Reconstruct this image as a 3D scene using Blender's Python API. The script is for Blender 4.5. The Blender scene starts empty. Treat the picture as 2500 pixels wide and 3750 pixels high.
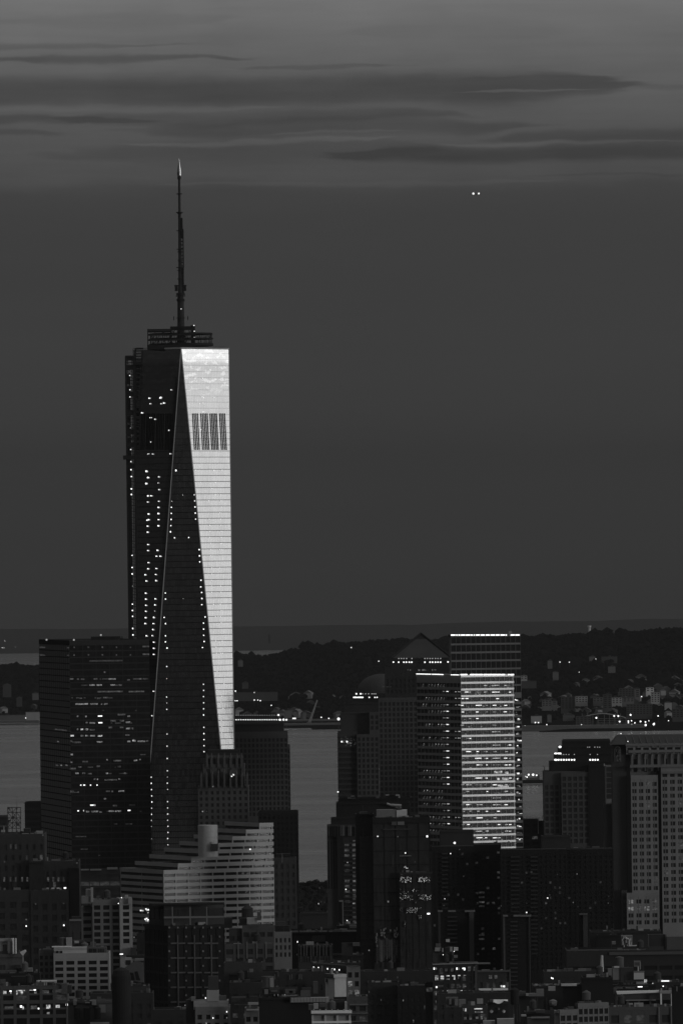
import bpy, math, random
from mathutils import Vector, Matrix
random.seed(7)
S = bpy.context.scene
COL = S.collection
# ---------------------------------------------------------------- camera, world, sun, exposure
F = 33300.0            # focal length in photograph pixels (photo is 2500 wide)
CX, CY, ROLL, H = 1250.0, 2077.0, 0.0122, 276.0
RE2 = 14.86e6          # twice the effective earth radius: the place curves away with distance
cr, sr = math.cos(ROLL), math.sin(ROLL)
def uv(x, y):
    dx, dy = x - CX, CY - y
    return dx*cr + dy*sr, -dx*sr + dy*cr
def P(x, y, d):
    u, v = uv(x, y)
    return Vector((u*d/F, d, H + v*d/F))
def drop(d): return d*d/RE2
cam = bpy.data.cameras.new('Camera')
co = bpy.data.objects.new('Camera', cam); COL.objects.link(co); S.camera = co
cam.sensor_fit = 'HORIZONTAL'; cam.sensor_width = 36; cam.lens = 36*F/2500
cam.shift_y = (CY - 1875)/2500
cam.clip_start = 50; cam.clip_end = 300000
co.matrix_world = Matrix(((cr, sr, 0, 0), (0, 0, -1, 0), (-sr, cr, 0, H), (0, 0, 0, 1)))
S.render.engine = 'CYCLES'
S.view_settings.view_transform = 'Standard'; S.view_settings.look = 'None'
S.view_settings.exposure = 0; S.view_settings.gamma = 1
S.cycles.max_bounces = 6; S.cycles.volume_bounces = 1; S.cycles.transparent_max_bounces = 4
S.cycles.sample_clamp_indirect = 3.0; S.cycles.sample_clamp_direct = 0
S.cycles.caustics_reflective = False; S.cycles.caustics_refractive = False

class E:                                   # a small expression helper over Math nodes
    nt = None
    def __init__(s, k): s.k = k
    @staticmethod
    def op(o, *a, clamp=False):
        n = E.nt.nodes.new('ShaderNodeMath'); n.operation = o; n.use_clamp = clamp
        for i, q in enumerate(a):
            if isinstance(q, E): E.nt.links.new(q.k, n.inputs[i])
            else: n.inputs[i].default_value = q
        return E(n.outputs[0])
    def __add__(s, o): return E.op('ADD', s, o)
    def __radd__(s, o): return E.op('ADD', o, s)
    def __sub__(s, o): return E.op('SUBTRACT', s, o)
    def __rsub__(s, o): return E.op('SUBTRACT', o, s)
    def __mul__(s, o): return E.op('MULTIPLY', s, o)
    def __rmul__(s, o): return E.op('MULTIPLY', o, s)
    def __truediv__(s, o): return E.op('DIVIDE', s, o)
def ss(x, a, b):                            # smoothstep
    n = E.nt.nodes.new('ShaderNodeMapRange'); n.interpolation_type = 'SMOOTHSTEP'
    E.nt.links.new(x.k, n.inputs[0]); n.inputs[1].default_value = a; n.inputs[2].default_value = b
    return E(n.outputs[0])
def vec(x, y, z=0.0):
    n = E.nt.nodes.new('ShaderNodeCombineXYZ')
    for i, q in enumerate((x, y, z)):
        if isinstance(q, E): E.nt.links.new(q.k, n.inputs[i])
        else: n.inputs[i].default_value = q
    return n.outputs[0]
def noise(v, scale, detail=4, rough=.5, dist=0):
    n = E.nt.nodes.new('ShaderNodeTexNoise'); E.nt.links.new(v, n.inputs['Vector'])
    n.inputs['Scale'].default_value = scale; n.inputs['Detail'].default_value = detail
    n.inputs['Roughness'].default_value = rough; n.inputs['Distortion'].default_value = dist
    return E(n.outputs['Fac'])
def ramp(x, pts):
    n = E.nt.nodes.new('ShaderNodeValToRGB'); E.nt.links.new(x.k, n.inputs[0])
    cr_ = n.color_ramp
    while len(cr_.elements) < len(pts): cr_.elements.new(.5)
    for e, (p, v) in zip(cr_.elements, pts): e.position = p; e.color = (v, v, v, 1)
    return E(n.outputs[0])

W = bpy.data.worlds.new('World'); S.world = W; W.use_nodes = True
nt = W.node_tree; E.nt = nt
for n in list(nt.nodes): nt.nodes.remove(n)
tc = nt.nodes.new('ShaderNodeTexCoord'); sp = nt.nodes.new('ShaderNodeSeparateXYZ')
nt.links.new(tc.outputs['Generated'], sp.inputs[0])
wx, wy, wz = (E(sp.outputs[i]) for i in range(3))
hor = E.op('SQRT', E.op('MAXIMUM', wx*wx + wy*wy, 1e-6))
el = wz/hor
az = E.op('ARCTAN2', wx, wy)               # 0 straight ahead (south-west harbour), + to the west
X = 1250.0 + az*F; Y = CY - el*F           # sky measured in thin strips of elevation
# dusk sky: dark bank on the horizon, paler cloud sheet above it
base = ramp(E.op('ADD', el*6.0, .3, clamp=True), [(0, .050), (.276, .060), (.30, .066), (.354, .071), (.404, .070), (.49, .060), (.53, .061), (.58, .078), (.60, .092), (.64, .118), (.675, .155), (1, .14)])
base = base + ss(el, .35, 1.0)*.30
yw = Y + (noise(vec(X/650.0, Y/300.0), 1.0, 3) - .5)*70.0 + (noise(vec(X/150.0, Y/40.0, 6.0), 1.0, 3, .6) - .5)*20.0
X2 = X + (noise(vec(X/300.0, Y/40.0), 1.0, 3) - .5)*500.0
def band(y0, h, x0, x1, amp, soft=300.0):
    w = ss(X2, x0 - soft, x0 + soft)*(1.0 - ss(X2, x1 - soft, x1 + soft))
    t = (yw - y0)/(w*h*1.15 + h*.12); t = t*t
    return E.op('EXPONENT', E.op('POWER', t, 1.7)*-1.0)*ss(w, 0.0, .35)*amp
tot = None
for b in [(327, 44, -600, 2200, -.36), (303, 22, 1850, 2150, -.18), (330, 12, 2050, 2500, -.14), (204, 15, 100, 740, -.28), (155, 10, -300, 500, -.18),
          (427, 13, -500, 400, -.26), (424, 20, 350, 1600, -.22), (464, 26, 650, 1850, -.22), (474, 13, -200, 130, -.2), (569, 25, 1350, 3000, -.32), (510, 22, 1950, 3000, -.24),
          (550, 36, 380, 1500, -.14), (653, 6, 2080, 2400, -.1), (238, 12, 1080, 1340, -.18), (110, 40, 1450, 2000, -.05), (60, 30, 200, 700, -.08),
          (513, 9, 620, 1350, .22), (489, 5, 1100, 1380, .14), (385, 10, -100, 900, .12), (341, 5, 1820, 2060, .25), (531, 7, 1680, 2350, .18), (672, 7, 700, 1950, .14), (1000, 60, -300, 1500, -.05)]:
    q = band(*b); tot = q if tot is None else tot + q
tot = E.op('MAXIMUM', tot, -.36) + (1.0 - ss(yw + (noise(vec(X/420.0, Y/90.0, 8.0), 1.0, 4, .6) - .5)*150.0, 640.0, 735.0))*.20
streak = (noise(vec(X/1100.0, Y/75.0, 3.0), 1.0, 5, .6) - .5)*.34 + (noise(vec(X/520.0, Y/210.0, 9.0), 1.0, 5, .55) - .5)*.40 + (noise(vec(X/420.0, Y/26.0, 1.0), 1.0, 3, .5, .6) - .5)*.12
fade = 1.0 - ss(Y, 640.0, 740.0)
lowmott = (noise(vec(X/900.0, Y/120.0, 5.0), 1.0, 4) - .5)*.10
sky = base*(1.0 + (tot*1.45 + streak)*(fade*.92 + .08) + lowmott)
cosw = (wx*.985 - wy*.17)/hor              # afterglow towards the west
glow = ss(cosw, .66, 1.0)*E.op('EXPONENT', (el/.30)*(el/.30)*-1.0)*2.0
side = (.34 + ss(wy, -.4, .6)*.66)*(.14 + ss(wx/hor, -.75, -.15)*.86)*(1.0 - ss(el, .4, 1.0)) + ss(el, .4, 1.0)           # the sky away from the dusk is dimmer
rgbc = sky*side + glow
bgn = nt.nodes.new('ShaderNodeBackground'); bgn.inputs[1].default_value = 1.0
nt.links.new(rgbc.k, bgn.inputs[0])
wo = nt.nodes.new('ShaderNodeOutputWorld'); nt.links.new(bgn.outputs[0], wo.inputs[0])

sl = bpy.data.lights.new('sun', 'SUN'); sl.energy = .80; sl.angle = math.radians(14); sl.color = (1, 1, 1)
so = bpy.data.objects.new('sun', sl); COL.objects.link(so)
so.rotation_euler = Vector((.80, -.58, .10)).to_track_quat('Z', 'Y').to_euler()

# ---------------------------------------------------------------- materials (the photograph is black and white: all greys)
MATS = {}
def mat(name, val, rough=.8, metal=0.0, var=.25, scale=.08, spec=.3, emit=0.0, kind=None, var2=0.0):
    if name in MATS: return MATS[name]
    m = bpy.data.materials.new(name); m.use_nodes = True; MATS[name] = m
    t = m.node_tree; E.nt = t
    b = t.nodes['Principled BSDF']
    b.inputs['Roughness'].default_value = rough; b.inputs['Metallic'].default_value = metal
    b.inputs['Specular IOR Level'].default_value = spec
    if emit:
        b.inputs['Base Color'].default_value = (val, val, val, 1)
        b.inputs['Emission Color'].default_value = (1, 1, 1, 1)
        if kind == 'flicker':
            g = t.nodes.new('ShaderNodeNewGeometry')
            mp = t.nodes.new('ShaderNodeMapping'); mp.inputs['Scale'].default_value = (1, 1, 1.6)
            t.links.new(g.outputs['Position'], mp.inputs[0])
            f = noise(mp.outputs[0], .55, 3, .7)
            t.links.new((ss(f, .38, .66)*emit*1.5 + emit*.25).k, b.inputs['Emission Strength'])
        else: b.inputs['Emission Strength'].default_value = emit
        m.cycles.emission_sampling = 'NONE'
        return m
    g = t.nodes.new('ShaderNodeNewGeometry')
    mp = t.nodes.new('ShaderNodeMapping'); mp.inputs['Scale'].default_value = (1, 1, .45)
    t.links.new(g.outputs['Position'], mp.inputs[0])
    f = noise(mp.outputs[0], scale, 5, .62)
    f2 = noise(g.outputs['Position'], scale*12, 3, .6)
    c = val*(1.0 + (f - .5)*(var*2) + (f2 - .5)*var)
    t.links.new(c.k, b.inputs['Base Color'])
    return m
mat('black', .018, .8, spec=.05); mat('dark', .030, .85, spec=.05); mat('dark2', .042, .9, spec=.06); mat('soot', .017, .95, spec=.0); mat('granite', .060, .9, spec=.1); mat('mid', .07, .85, spec=.1)
mat('midl', .13, .85, spec=.15); mat('stone', .18, .9, spec=.1, var=.3); mat('light', .22, .85); mat('pale', .36, .8); mat('white', .62, .7, var=.12)
mat('glass', .014, .15, var=.5, scale=.2, spec=.25); mat('glassd', .028, .35, var=.5, scale=.3, spec=.12); mat('glassk', .014, .3, var=.8, scale=.5, spec=.10)
mat('steel', .09, .45, .8); mat('bright_steel', .75, .22, 1.0, var=.08)
mat('panel', .31, .42, .7, var=.35, scale=.06)        # brushed metal spandrels
mat('panel2', .12, .6, .2)
mat('mirror', .62, .06, 1.0, var=.5, scale=.35)
mat('roof', .04, .95, spec=.05); mat('roofl', .16, .9)
mat('blind', .13, .8, var=.5, scale=.5)
mat('lit1', .05, emit=.045, kind='flicker'); mat('lit2', .05, emit=.14, kind='flicker')
mat('lit3', .05, emit=.45, kind='flicker'); mat('lit4', .1, emit=1.4)
mat('lamp', .2, emit=1.7); mat('lampd', .2, emit=.3); mat('lamp_on_glass', .2, emit=1.1); mat('striplight', .2, emit=1.8)

# ---------------------------------------------------------------- mesh helpers
class MB:
    def __init__(s): s.v = []; s.f = []
    def add(s, vs, fs):
        n = len(s.v); s.v += [tuple(q) for q in vs]; s.f += [tuple(n + i for i in f) for f in fs]
    def fbox(s, O, U, N, u0, u1, z0, z1, n0, n1):        # box in a facade frame
        vs = []
        for z in (z0, z1):
            for (u, n) in ((u0, n0), (u1, n0), (u1, n1), (u0, n1)):
                vs.append((O[0] + U[0]*u + N[0]*n, O[1] + U[1]*u + N[1]*n, z))
        s.add(vs, ((0, 1, 2, 3), (4, 7, 6, 5), (0, 4, 5, 1), (1, 5, 6, 2), (2, 6, 7, 3), (3, 7, 4, 0)))
    def box(s, x0, x1, y0, y1, z0, z1): s.fbox((0, 0), (1, 0), (0, -1), x0, x1, z0, z1, -y1, -y0)
    def tube(s, p, q, r, r2=None, n=8, cap=True):
        p, q = Vector(p), Vector(q); r2 = r if r2 is None else r2
        a = (q - p).normalized(); b = a.orthogonal().normalized(); c = a.cross(b)
        vs = []
        for o, rr in ((p, r), (q, r2)):
            for i in range(n):
                t = 2*math.pi*i/n; vs.append(o + (b*math.cos(t) + c*math.sin(t))*rr)
        fs = [(i, (i + 1) % n, n + (i + 1) % n, n + i) for i in range(n)]
        if cap: fs += [tuple(range(n))[::-1], tuple(range(n, 2*n))]
        s.add(vs, fs)
    def lathe(s, c, prof, n=16):                          # prof: (radius, z)
        vs = []; fs = []
        for r, z in prof:
            for i in range(n):
                t = 2*math.pi*i/n; vs.append((c[0] + r*math.cos(t), c[1] + r*math.sin(t), z))
        for k in range(len(prof) - 1):
            for i in range(n): fs.append((k*n + i, k*n + (i + 1) % n, (k + 1)*n + (i + 1) % n, (k + 1)*n + i))
        fs.append(tuple(range(n))[::-1]); fs.append(tuple(range((len(prof) - 1)*n, len(prof)*n)))
        s.add(vs, fs)
    def poly(s, pts, z0, z1):
        n = len(pts)
        s.add([(x, y, z0) for x, y in pts] + [(x, y, z1) for x, y in pts],
              [tuple(range(n))[::-1], tuple(range(n, 2*n))] + [(i, (i + 1) % n, n + (i + 1) % n, n + i) for i in range(n)])
    def build(s, name, m, parent=None, label=None, kind=None, smooth=False, n0=0):
        if not s.v: return None
        off = parent.location if parent is not None else Vector((0, 0, 0))
        if parent is not None and parent.parent is not None: off = parent.parent.location + parent.location
        me = bpy.data.meshes.new(name)
        me.from_pydata([(x - off[0], y - off[1], z - off[2]) for x, y, z in s.v], [], s.f)
        me.materials.append(MATS[m] if isinstance(m, str) else m)
        if smooth: me.polygons.foreach_set('use_smooth', [True]*len(me.polygons))
        o = bpy.data.objects.new(name, me); COL.objects.link(o)
        if parent is not None: o.parent = parent
        if label: o['label'] = label
        if kind: o['kind'] = kind
        return o
def thing(name, loc, label, cat, group=None):
    o = bpy.data.objects.new(name, None); COL.objects.link(o); o.location = loc; o.empty_display_size = 5
    o['label'] = label; o['category'] = cat
    if group: o['group'] = group
    return o
def tag(o, label, cat, group=None):
    o['label'] = label; o['category'] = cat
    if group: o['group'] = group
    return o

PANES = {}
def pane_mesh(w, h, m):
    k = (round(w, 2), round(h, 2), m)
    if k not in PANES:
        me = bpy.data.meshes.new('window'); w2, h2 = w/2, h/2; t = .06
        me.from_pydata([(x, y, z) for z in (-h2, h2) for x, y in ((-w2, -t), (w2, -t), (w2, t), (-w2, t))], [],
                       [(3, 2, 1, 0), (4, 5, 6, 7), (0, 1, 5, 4), (1, 2, 6, 5), (2, 3, 7, 6), (3, 0, 4, 7)])
        me.materials.append(MATS[m]); PANES[k] = me
    return PANES[k]

def fac(kind='grid', bw=3.0, fh=3.9, ww=.6, wh=.55, wall='mid', glass='glass', tp=1.5, lit=None, n0=.0, low=None, depth=.45, mull=.0, maxn=100, name='window', sill=.3):
    return dict(kind=kind, bw=bw, fh=fh, ww=ww, wh=wh, wall=wall, glass=glass, tp=tp, lit=lit or {}, low=low, depth=depth, mull=mull, maxn=maxn, name=name, sill=sill)

class Bld:
    def __init__(s, name, label, x, d, cat='building', group=None):
        u = uv(x, 3000)[0]; s.d = d; s.g = 3 - drop(d)
        s.root = thing(name, Vector((u*d/F, d, s.g)), label, cat, group)
        s.walls = {}; s.roofs = []; s.panes = []; s.glass = {}; s.n = 0
    def mb(s, m):
        if m not in s.walls: s.walls[m] = MB()
        return s.walls[m]
    def facade(s, O, U, N, w, z0, z1, f):
        wall = s.mb(f['wall']); dp = f['depth']; tk = max(.6, dp + .2)
        zt = z1 - f['tp']; zl = z0
        if f['low'] is not None: zl = max(z0, f['low'])
        nz = max(1, int((zt - zl)/f['fh'])); zl = zt - nz*f['fh']
        nx = max(1, round(w/f['bw'])); bw = w/nx
        wall.fbox(O, U, N, 0, w, zt, z1, -tk, 0)
        if zl - z0 > .2: wall.fbox(O, U, N, 0, w, z0, zl, -tk, 0)
        k = f['kind']
        if k == 'plain':
            return
        oh = f['wh']*f['fh']
        if k == 'grid':
            pw = (1 - f['ww'])*bw
            for i in range(nx + 1):
                a = max(0, i*bw - pw/2); b = min(w, i*bw + pw/2)
                wall.fbox(O, U, N, a, b, zl, zt, -tk, 0)
            for j in range(nz):
                wall.fbox(O, U, N, .01, w - .01, zt - j*f['fh'] - (f['fh'] - oh), zt - j*f['fh'] - .001, -tk + .01, -.09)
                for i in range(nx):
                    s.pane(O, U, N, (i + .5)*bw, zt - (j + 1)*f['fh'] + oh/2, bw - pw, oh, dp, f)
        else:                                             # ribbon windows between spandrel bands
            for j in range(nz):
                wall.fbox(O, U, N, 0, w, zt - j*f['fh'] - (f['fh'] - oh), zt - j*f['fh'] - .001, -tk, 0)
                s.pane(O, U, N, w/2, zt - (j + 1)*f['fh'] + oh/2, w - .05, oh, dp, f, True)
            for i in ((0, nx) if not f['mull'] else range(nx + 1)):
                m = f['mull'] or .3
                wall.fbox(O, U, N, max(0, i*bw - m/2), min(w, i*bw + m/2), zl, zt, -tk, -.07)
    def pane(s, O, U, N, u, z, w, h, dp, f, ribbon=False):
        m = f['glass']; r = random.random()
        for k, p in f['lit'].items():
            if r < p: m = k; break
            r -= p
        s.panes.append((Vector((O[0] + U[0]*u - N[0]*dp, O[1] + U[1]*u - N[1]*dp, z)), math.atan2(U[1], U[0]), w, h, m, f['name'] if not ribbon else 'window_band', f['maxn']))
    def vol(s, xl, xc, xr, yt, th=0.0, d=None, fr=None, fl=None, depth=30.0, yb=None, wall=None, roof='roof', par=1.0, ylo=None):
        """box with its near corner at pixel column xc; right face turned by th degrees, left face between xl and xc"""
        d = d or s.d; t = math.radians(th)
        C = P(xc, yt, d); z1 = C.z; k = F/d
        ur, uc, ul = uv(xr, yt)[0], uv(xc, yt)[0], uv(xl, yt)[0]
        Wr = (ur/F*d - C.x)/(math.cos(t) - ur/F*math.sin(t))
        Wl = depth if (th == 0 or xl >= xc) else (C.x - ul/F*d)/(math.sin(t) + ul/F*math.cos(t))
        U = (math.cos(t), math.sin(t)); N = (math.sin(t), -math.cos(t))
        z0 = s.g if yb is None else P(xc, yb, d).z
        if ylo is not None: fr = dict(fr or {}, low=pz(xc, ylo, d)) if fr else fr; fl = dict(fl, low=pz(xc, ylo, d)) if fl else fl
        V = (-math.sin(t), math.cos(t))                   # direction of the left face, away from the viewer
        L = (C.x + V[0]*Wl, C.y + V[1]*Wl)
        core = s.mb((fr or {}).get('wall', wall or 'mid') if wall is None else wall)
        ir = max(.55, (fr or {}).get('depth', 0) + .15); il = max(.55, (fl or {}).get('depth', 0) + .15)
        core.fbox((C.x, C.y), U, N, il, Wr - .02, z0, z1 - par, -Wl + .02, -ir)
        for (a, b, c, e) in ((Wr - .6, Wr, -Wl, -.62), (.62, Wr - .62, -Wl, -Wl + .6)):
            core.fbox((C.x, C.y), U, N, a, b, z0 + .02, z1 - .01, c, e)
        r = s.mb(roof); r.fbox((C.x, C.y), U, N, il, Wr - .6, z1 - par + .004, z1 - par + .05, -Wl + .6, -ir)
        pl = dict(kind='plain', bw=9, fh=9, ww=.5, wh=.5, wall=wall or 'mid', glass='glass', tp=1, lit={}, low=None, depth=.4, mull=0, maxn=0, name='window', sill=0)
        s.facade((C.x, C.y), U, N, Wr, z0 + .01, z1, fr or pl)
        if th > 0 and xl < xc: s.facade(L, (-V[0], -V[1]), (-U[0], -U[1]), Wl - .61, z0 + .01, z1, fl or pl)
        else: core.fbox((C.x, C.y), U, N, 0, .54, z0 + .03, z1 - .005, -Wl, -.62)
        if yb is None and d < 5300 and 'roofs' in s.__dict__ and Wr > 5: s.roofs.append((C.copy(), U, N, Wr, Wl, z1 - par + .05))
        s.last = dict(C=C, U=U, N=N, L=L, V=V, Wl=Wl, Wr=Wr, z1=z1, k=k)
        return s.last
    def hit(s, x, y, face='r', last=None):               # where the sight line meets a face
        q = last or s.last; u, v = uv(x, y)
        dr = Vector((u/F, 1, v/F)); C = q['C']
        N = q['N'] if face == 'r' else (-q['U'][0], -q['U'][1])
        t = (C.x*N[0] + C.y*N[1])/(dr.x*N[0] + dr.y*N[1])
        return Vector((dr.x*t, dr.y*t, H + dr.z*t))
    def seg(s, x0, x1, y, hpx, m, face='r', name='lit_window', last=None, out=.02, label=None):
        q = last or s.last; a = s.hit(x0, y, face, q); b = s.hit(x1, y, face, q); h = hpx/q['k']
        N = q['N'] if face == 'r' else (-q['U'][0], -q['U'][1]); U = q['U'] if face == 'r' else (-q['V'][0], -q['V'][1])
        w = max(.3, math.hypot(b.x - a.x, b.y - a.y)); c = (a + b)/2
        o = bpy.data.objects.new(name, pane_mesh(round(w*4)/4 or .25, round(h*4)/4 or .25, m)); COL.objects.link(o)
        o.parent = s.root; o.location = c + Vector((N[0], N[1], 0))*(out + .06) - s.root.location
        o.rotation_euler = (0, 0, math.atan2(U[1], U[0]))
        if label: o['label'] = label
        return o
    def part(s, name, m, label=None):
        mb = MB(); s.parts_ = getattr(s, 'parts_', []); s.parts_.append((mb, name, m, label)); return mb
    def rbox(s, x0, x1, y0, y1, m, name='roof_house', dd=10.0, back=6.0, d=None, label=None):
        """a box standing on the roof: columns x0..x1, top y0, foot y1"""
        d = (d or s.d) + dd; a = P(x0, y0, d); b = P(x1, y1, d); mb = s.part(name, m, label)
        mb.box(a.x, b.x, d, d + back, b.z, a.z); return mb
    def tank(s, x0, x1, y0, y1, m, name='water_tank', dd=12.0, legs=0.0, cone=.3):
        d = s.d + dd; a = P(x0, y0, d); b = P(x1, y1, d); r = (b.x - a.x)/2; c = ((a.x + b.x)/2, d + r)
        mb = s.part(name, m); zt = a.z; zb = b.z + legs
        mb.lathe(c, [(r, zb), (r, zt - r*cone*2), (r*.96, zt - r*cone*2 + .05), (.15, zt)] if cone else [(r, zb), (r, zt)], 14)
        if legs:
            for i in range(4):
                an = math.pi/4 + i*math.pi/2
                mb.tube((c[0] + r*.75*math.cos(an), c[1] + r*.75*math.sin(an), b.z), (c[0] + r*.75*math.cos(an), c[1] + r*.75*math.sin(an), zb + .1), .18, n=5)
    def pole(s, x, y0, y1, r=.15, m='steel', dd=8.0, name='mast'):
        d = s.d + dd; s.part(name, m).tube(P(x, y1, d), P(x, y0, d), r, r*.6, n=6)
    def clutter(s):
        rg = random.Random(int(s.root.location.x*10) + int(s.d))
        for C, U, N, Wr, Wl, z in s.roofs:
            def at(u, n): return (C.x + U[0]*u + N[0]*n, C.y + U[1]*u + N[1]*n)
            for k in range(min(14, max(2, int(Wr*.42)))):
                w = rg.choice((.8, 1.2, 1.8, 2.6, 4.0)); h = rg.uniform(.6, 2.4)*(1.4 if w < 1 else 1); dp = rg.uniform(1, 2.6)
                u = rg.uniform(1, max(1.2, Wr - w - 1)); n = -rg.uniform(1.2, max(1.6, min(12, Wl - 4)))
                nm, m = rg.choice((('vent', 'midl'), ('vent', 'mid'), ('duct', 'light'), ('stair_house', 'mid'), ('air_unit', 'midl'), ('air_unit', 'dark2'), ('chimney', 'mid'), ('skylight', 'light'), ('hatch', 'dark2')))
                s.part(nm, m).fbox(C, U, N, u, u + w, z, z + h, n - dp, n)
            if Wr > 14 and rg.random() < .55:
                u = rg.uniform(3, Wr - 4); x, y = at(u, -rg.uniform(3, 7)); r = rg.uniform(1.3, 1.9); mb = s.part('water_tank', rg.choice(('dark2', 'mid', 'dark')))
                mb.lathe((x, y), [(r, z + 2.2), (r, z + 5.2), (r*1.05, z + 5.25), (.12, z + 6.4)], 12)
                for i in range(4):
                    an = math.pi/4 + i*math.pi/2; mb.tube((x + r*.7*math.cos(an), y + r*.7*math.sin(an), z), (x + r*.7*math.cos(an), y + r*.7*math.sin(an), z + 2.3), .13, n=4)
            if rg.random() < .5:
                x, y = at(rg.uniform(1, Wr - 1), -rg.uniform(2, 5)); s.part('antenna', 'mid').tube((x, y, z), (x, y, z + rg.uniform(3, 6)), .09, .05, n=4)
            mb = s.part('pipe', 'mid'); a = at(.8, -1.4); c = at(Wr - .8, -1.4); mb.tube((a[0], a[1], z + .4), (c[0], c[1], z + .4), .12, n=5)
    def finish(s):
        s.clutter()
        for m, mb in s.walls.items():
            mb.build('roof' if m in ('roof', 'roofl') else 'wall', m, s.root)
        ps = sorted(s.panes, key=lambda p: (-(1 if p[4].startswith('lit') or p[4] == 'blind' else 0), -p[2]*p[3]*0, -p[0].z))
        cnt = {}; rest = {}
        for loc, rz, w, h, m, nm, mx in ps:
            c = cnt.get(nm, 0)
            if c < mx:
                cnt[nm] = c + 1
                o = bpy.data.objects.new(nm, pane_mesh(w, h, m)); COL.objects.link(o); o.parent = s.root
                o.location = loc - s.root.location; o.rotation_euler = (0, 0, rz)
                if m.startswith('lit'): o['label'] = 'window with a light on inside'
            else: rest.setdefault(nm, []).append((loc, rz, w, h, m))
        for nm, lst in rest.items():
            mb = MB(); ms = sorted({q[4] for q in lst}); ix = []
            for loc, rz, w, h, m in lst:
                U = (math.cos(rz), math.sin(rz)); N = (math.sin(rz), -math.cos(rz))
                mb.fbox((loc.x, loc.y), U, N, -w/2, w/2, loc.z - h/2, loc.z + h/2, -.06, .06); ix += [ms.index(m)]*6
            o = mb.build(nm, ms[0], s.root, kind='stuff')
            for m in ms[1:]: o.data.materials.append(MATS[m])
            o.data.polygons.foreach_set('material_index', ix)
        for mb, name, m, label in getattr(s, 'parts_', []): mb.build(name, m, s.root, label)
        return s.root
def pz(x, y, d): return P(x, y, d).z
# ================================================================ the setting: water, land, hills, far shore
def grid_sheet(name, x0, x1, nx, ys, zf, m):
    vs, fs = [], []
    for y in ys:
        for i in range(nx + 1):
            x = x0 + (x1 - x0)*i/nx; vs.append((x, y, zf(x, y)))
    for j in range(len(ys) - 1):
        for i in range(nx):
            a = j*(nx + 1) + i; fs.append((a, a + 1, a + nx + 2, a + nx + 1))
    mb = MB(); mb.add(vs, fs); o = mb.build(name, m, smooth=True); o['kind'] = 'structure'; return o
# water: long swell and wind lanes
m = bpy.data.materials.new('water'); m.use_nodes = True; t = m.node_tree; E.nt = t; MATS['water'] = m
b = t.nodes['Principled BSDF']; b.inputs['Base Color'].default_value = (.045, .045, .045, 1)
b.inputs['IOR'].default_value = 1.40
g = t.nodes.new('ShaderNodeNewGeometry'); gs = t.nodes.new('ShaderNodeSeparateXYZ'); t.links.new(g.outputs['Position'], gs.inputs[0])
gx, gy = E(gs.outputs[0]), E(gs.outputs[1])
lanes = noise(vec(gx/900.0, gy/260.0), 1.0, 5, .6, .4)
fine = noise(vec(gx/60.0, gy/60.0, 4.0), 1.0, 4, .65)
t.links.new((.16 + ss(lanes, .35, .7)*.16).k, b.inputs['Roughness'])
t.links.new((.015 + ss(lanes, .42, .72)*.075).k, b.inputs['Base Color'])
bp = t.nodes.new('ShaderNodeBump'); bp.inputs['Strength'].default_value = .25; bp.inputs['Distance'].default_value = 3.0
t.links.new((fine*1.0 + lanes*2.0).k, bp.inputs['Height']); t.links.new(bp.outputs[0], b.inputs['Normal'])
ys = [-3000 + 1000*i for i in range(28)] + [25000 + 2500*i for i in range(19)]
grid_sheet('water', -12000, 12000, 48, ys, lambda x, y: -(y*y + x*x)/RE2, 'water')
mat('ground', .014, .95, var=.4, scale=.02, spec=.0)
grid_sheet('ground', -3000, 3000, 24, [-2500 + 500*i for i in range(22)], lambda x, y: 3 - (y*y + x*x)/RE2, 'ground')

def interp(pts, x):
    if x <= pts[0][0]: return pts[0][1]
    for (a, b), (c, d_) in zip(pts, pts[1:]):
        if x <= c: return b + (d_ - b)*(x - a)/(c - a)
    return pts[-1][1]
DR = 21000.0
RIDGE = [(-1200, 2440), (-300, 2436), (60, 2432), (142, 2433), (500, 2420), (850, 2392), (900, 2390), (975, 2400), (1060, 2378), (1110, 2362), (1180, 2356), (1260, 2350), (1420, 2342),
         (1600, 2338), (1910, 2326), (2100, 2320), (2200, 2313), (2350, 2306), (2500, 2298), (3000, 2285), (3800, 2300)]
def xpx(x, y): return CX + x*F/y            # photograph column (unrolled) of a ground point
def shore(px): return interp([(-2000, 18500), (0, 17900), (1100, 16650), (1900, 16050), (2300, 15850), (4500, 15300)], px)
def ridge_z(px):
    return pz(px, interp(RIDGE, px), DR) + drop(DR)
_rn = [random.random() for _ in range(400)]
def wob(a):
    i = math.floor(a); f_ = a - i; f_ = f_*f_*(3 - 2*f_); return _rn[i % 400]*(1 - f_) + _rn[(i + 1) % 400]*f_
def hill_z(x, y):                           # height above the curved sea
    px = xpx(x, DR); sh = shore(xpx(x, 17000.0))
    if y <= sh: return -3.0
    tt = (y - sh)/(DR - sh)
    zr = ridge_z(px) - 10
    if tt <= 1:
        e = 4 + (zr - 4)*(max(0, tt - .1)/.9)**1.25
        e += 9*(wob(x/340.0 + 7) - .5)*tt*(1 - tt)*4 + 7*(wob(x/130.0 + y/400.0) - .5)*4*tt*(1 - tt)
    else: e = max(-30, zr - (tt - 1)*340)
    return e
mat('hill', .006, .95, var=.3, scale=.006, spec=.0)
ys = [15000 + 200*i for i in range(52)]
grid_sheet('hill', -9000, 9000, 180, ys, lambda x, y: hill_z(x, y) - (y*y + x*x)/RE2, 'hill')
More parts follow.
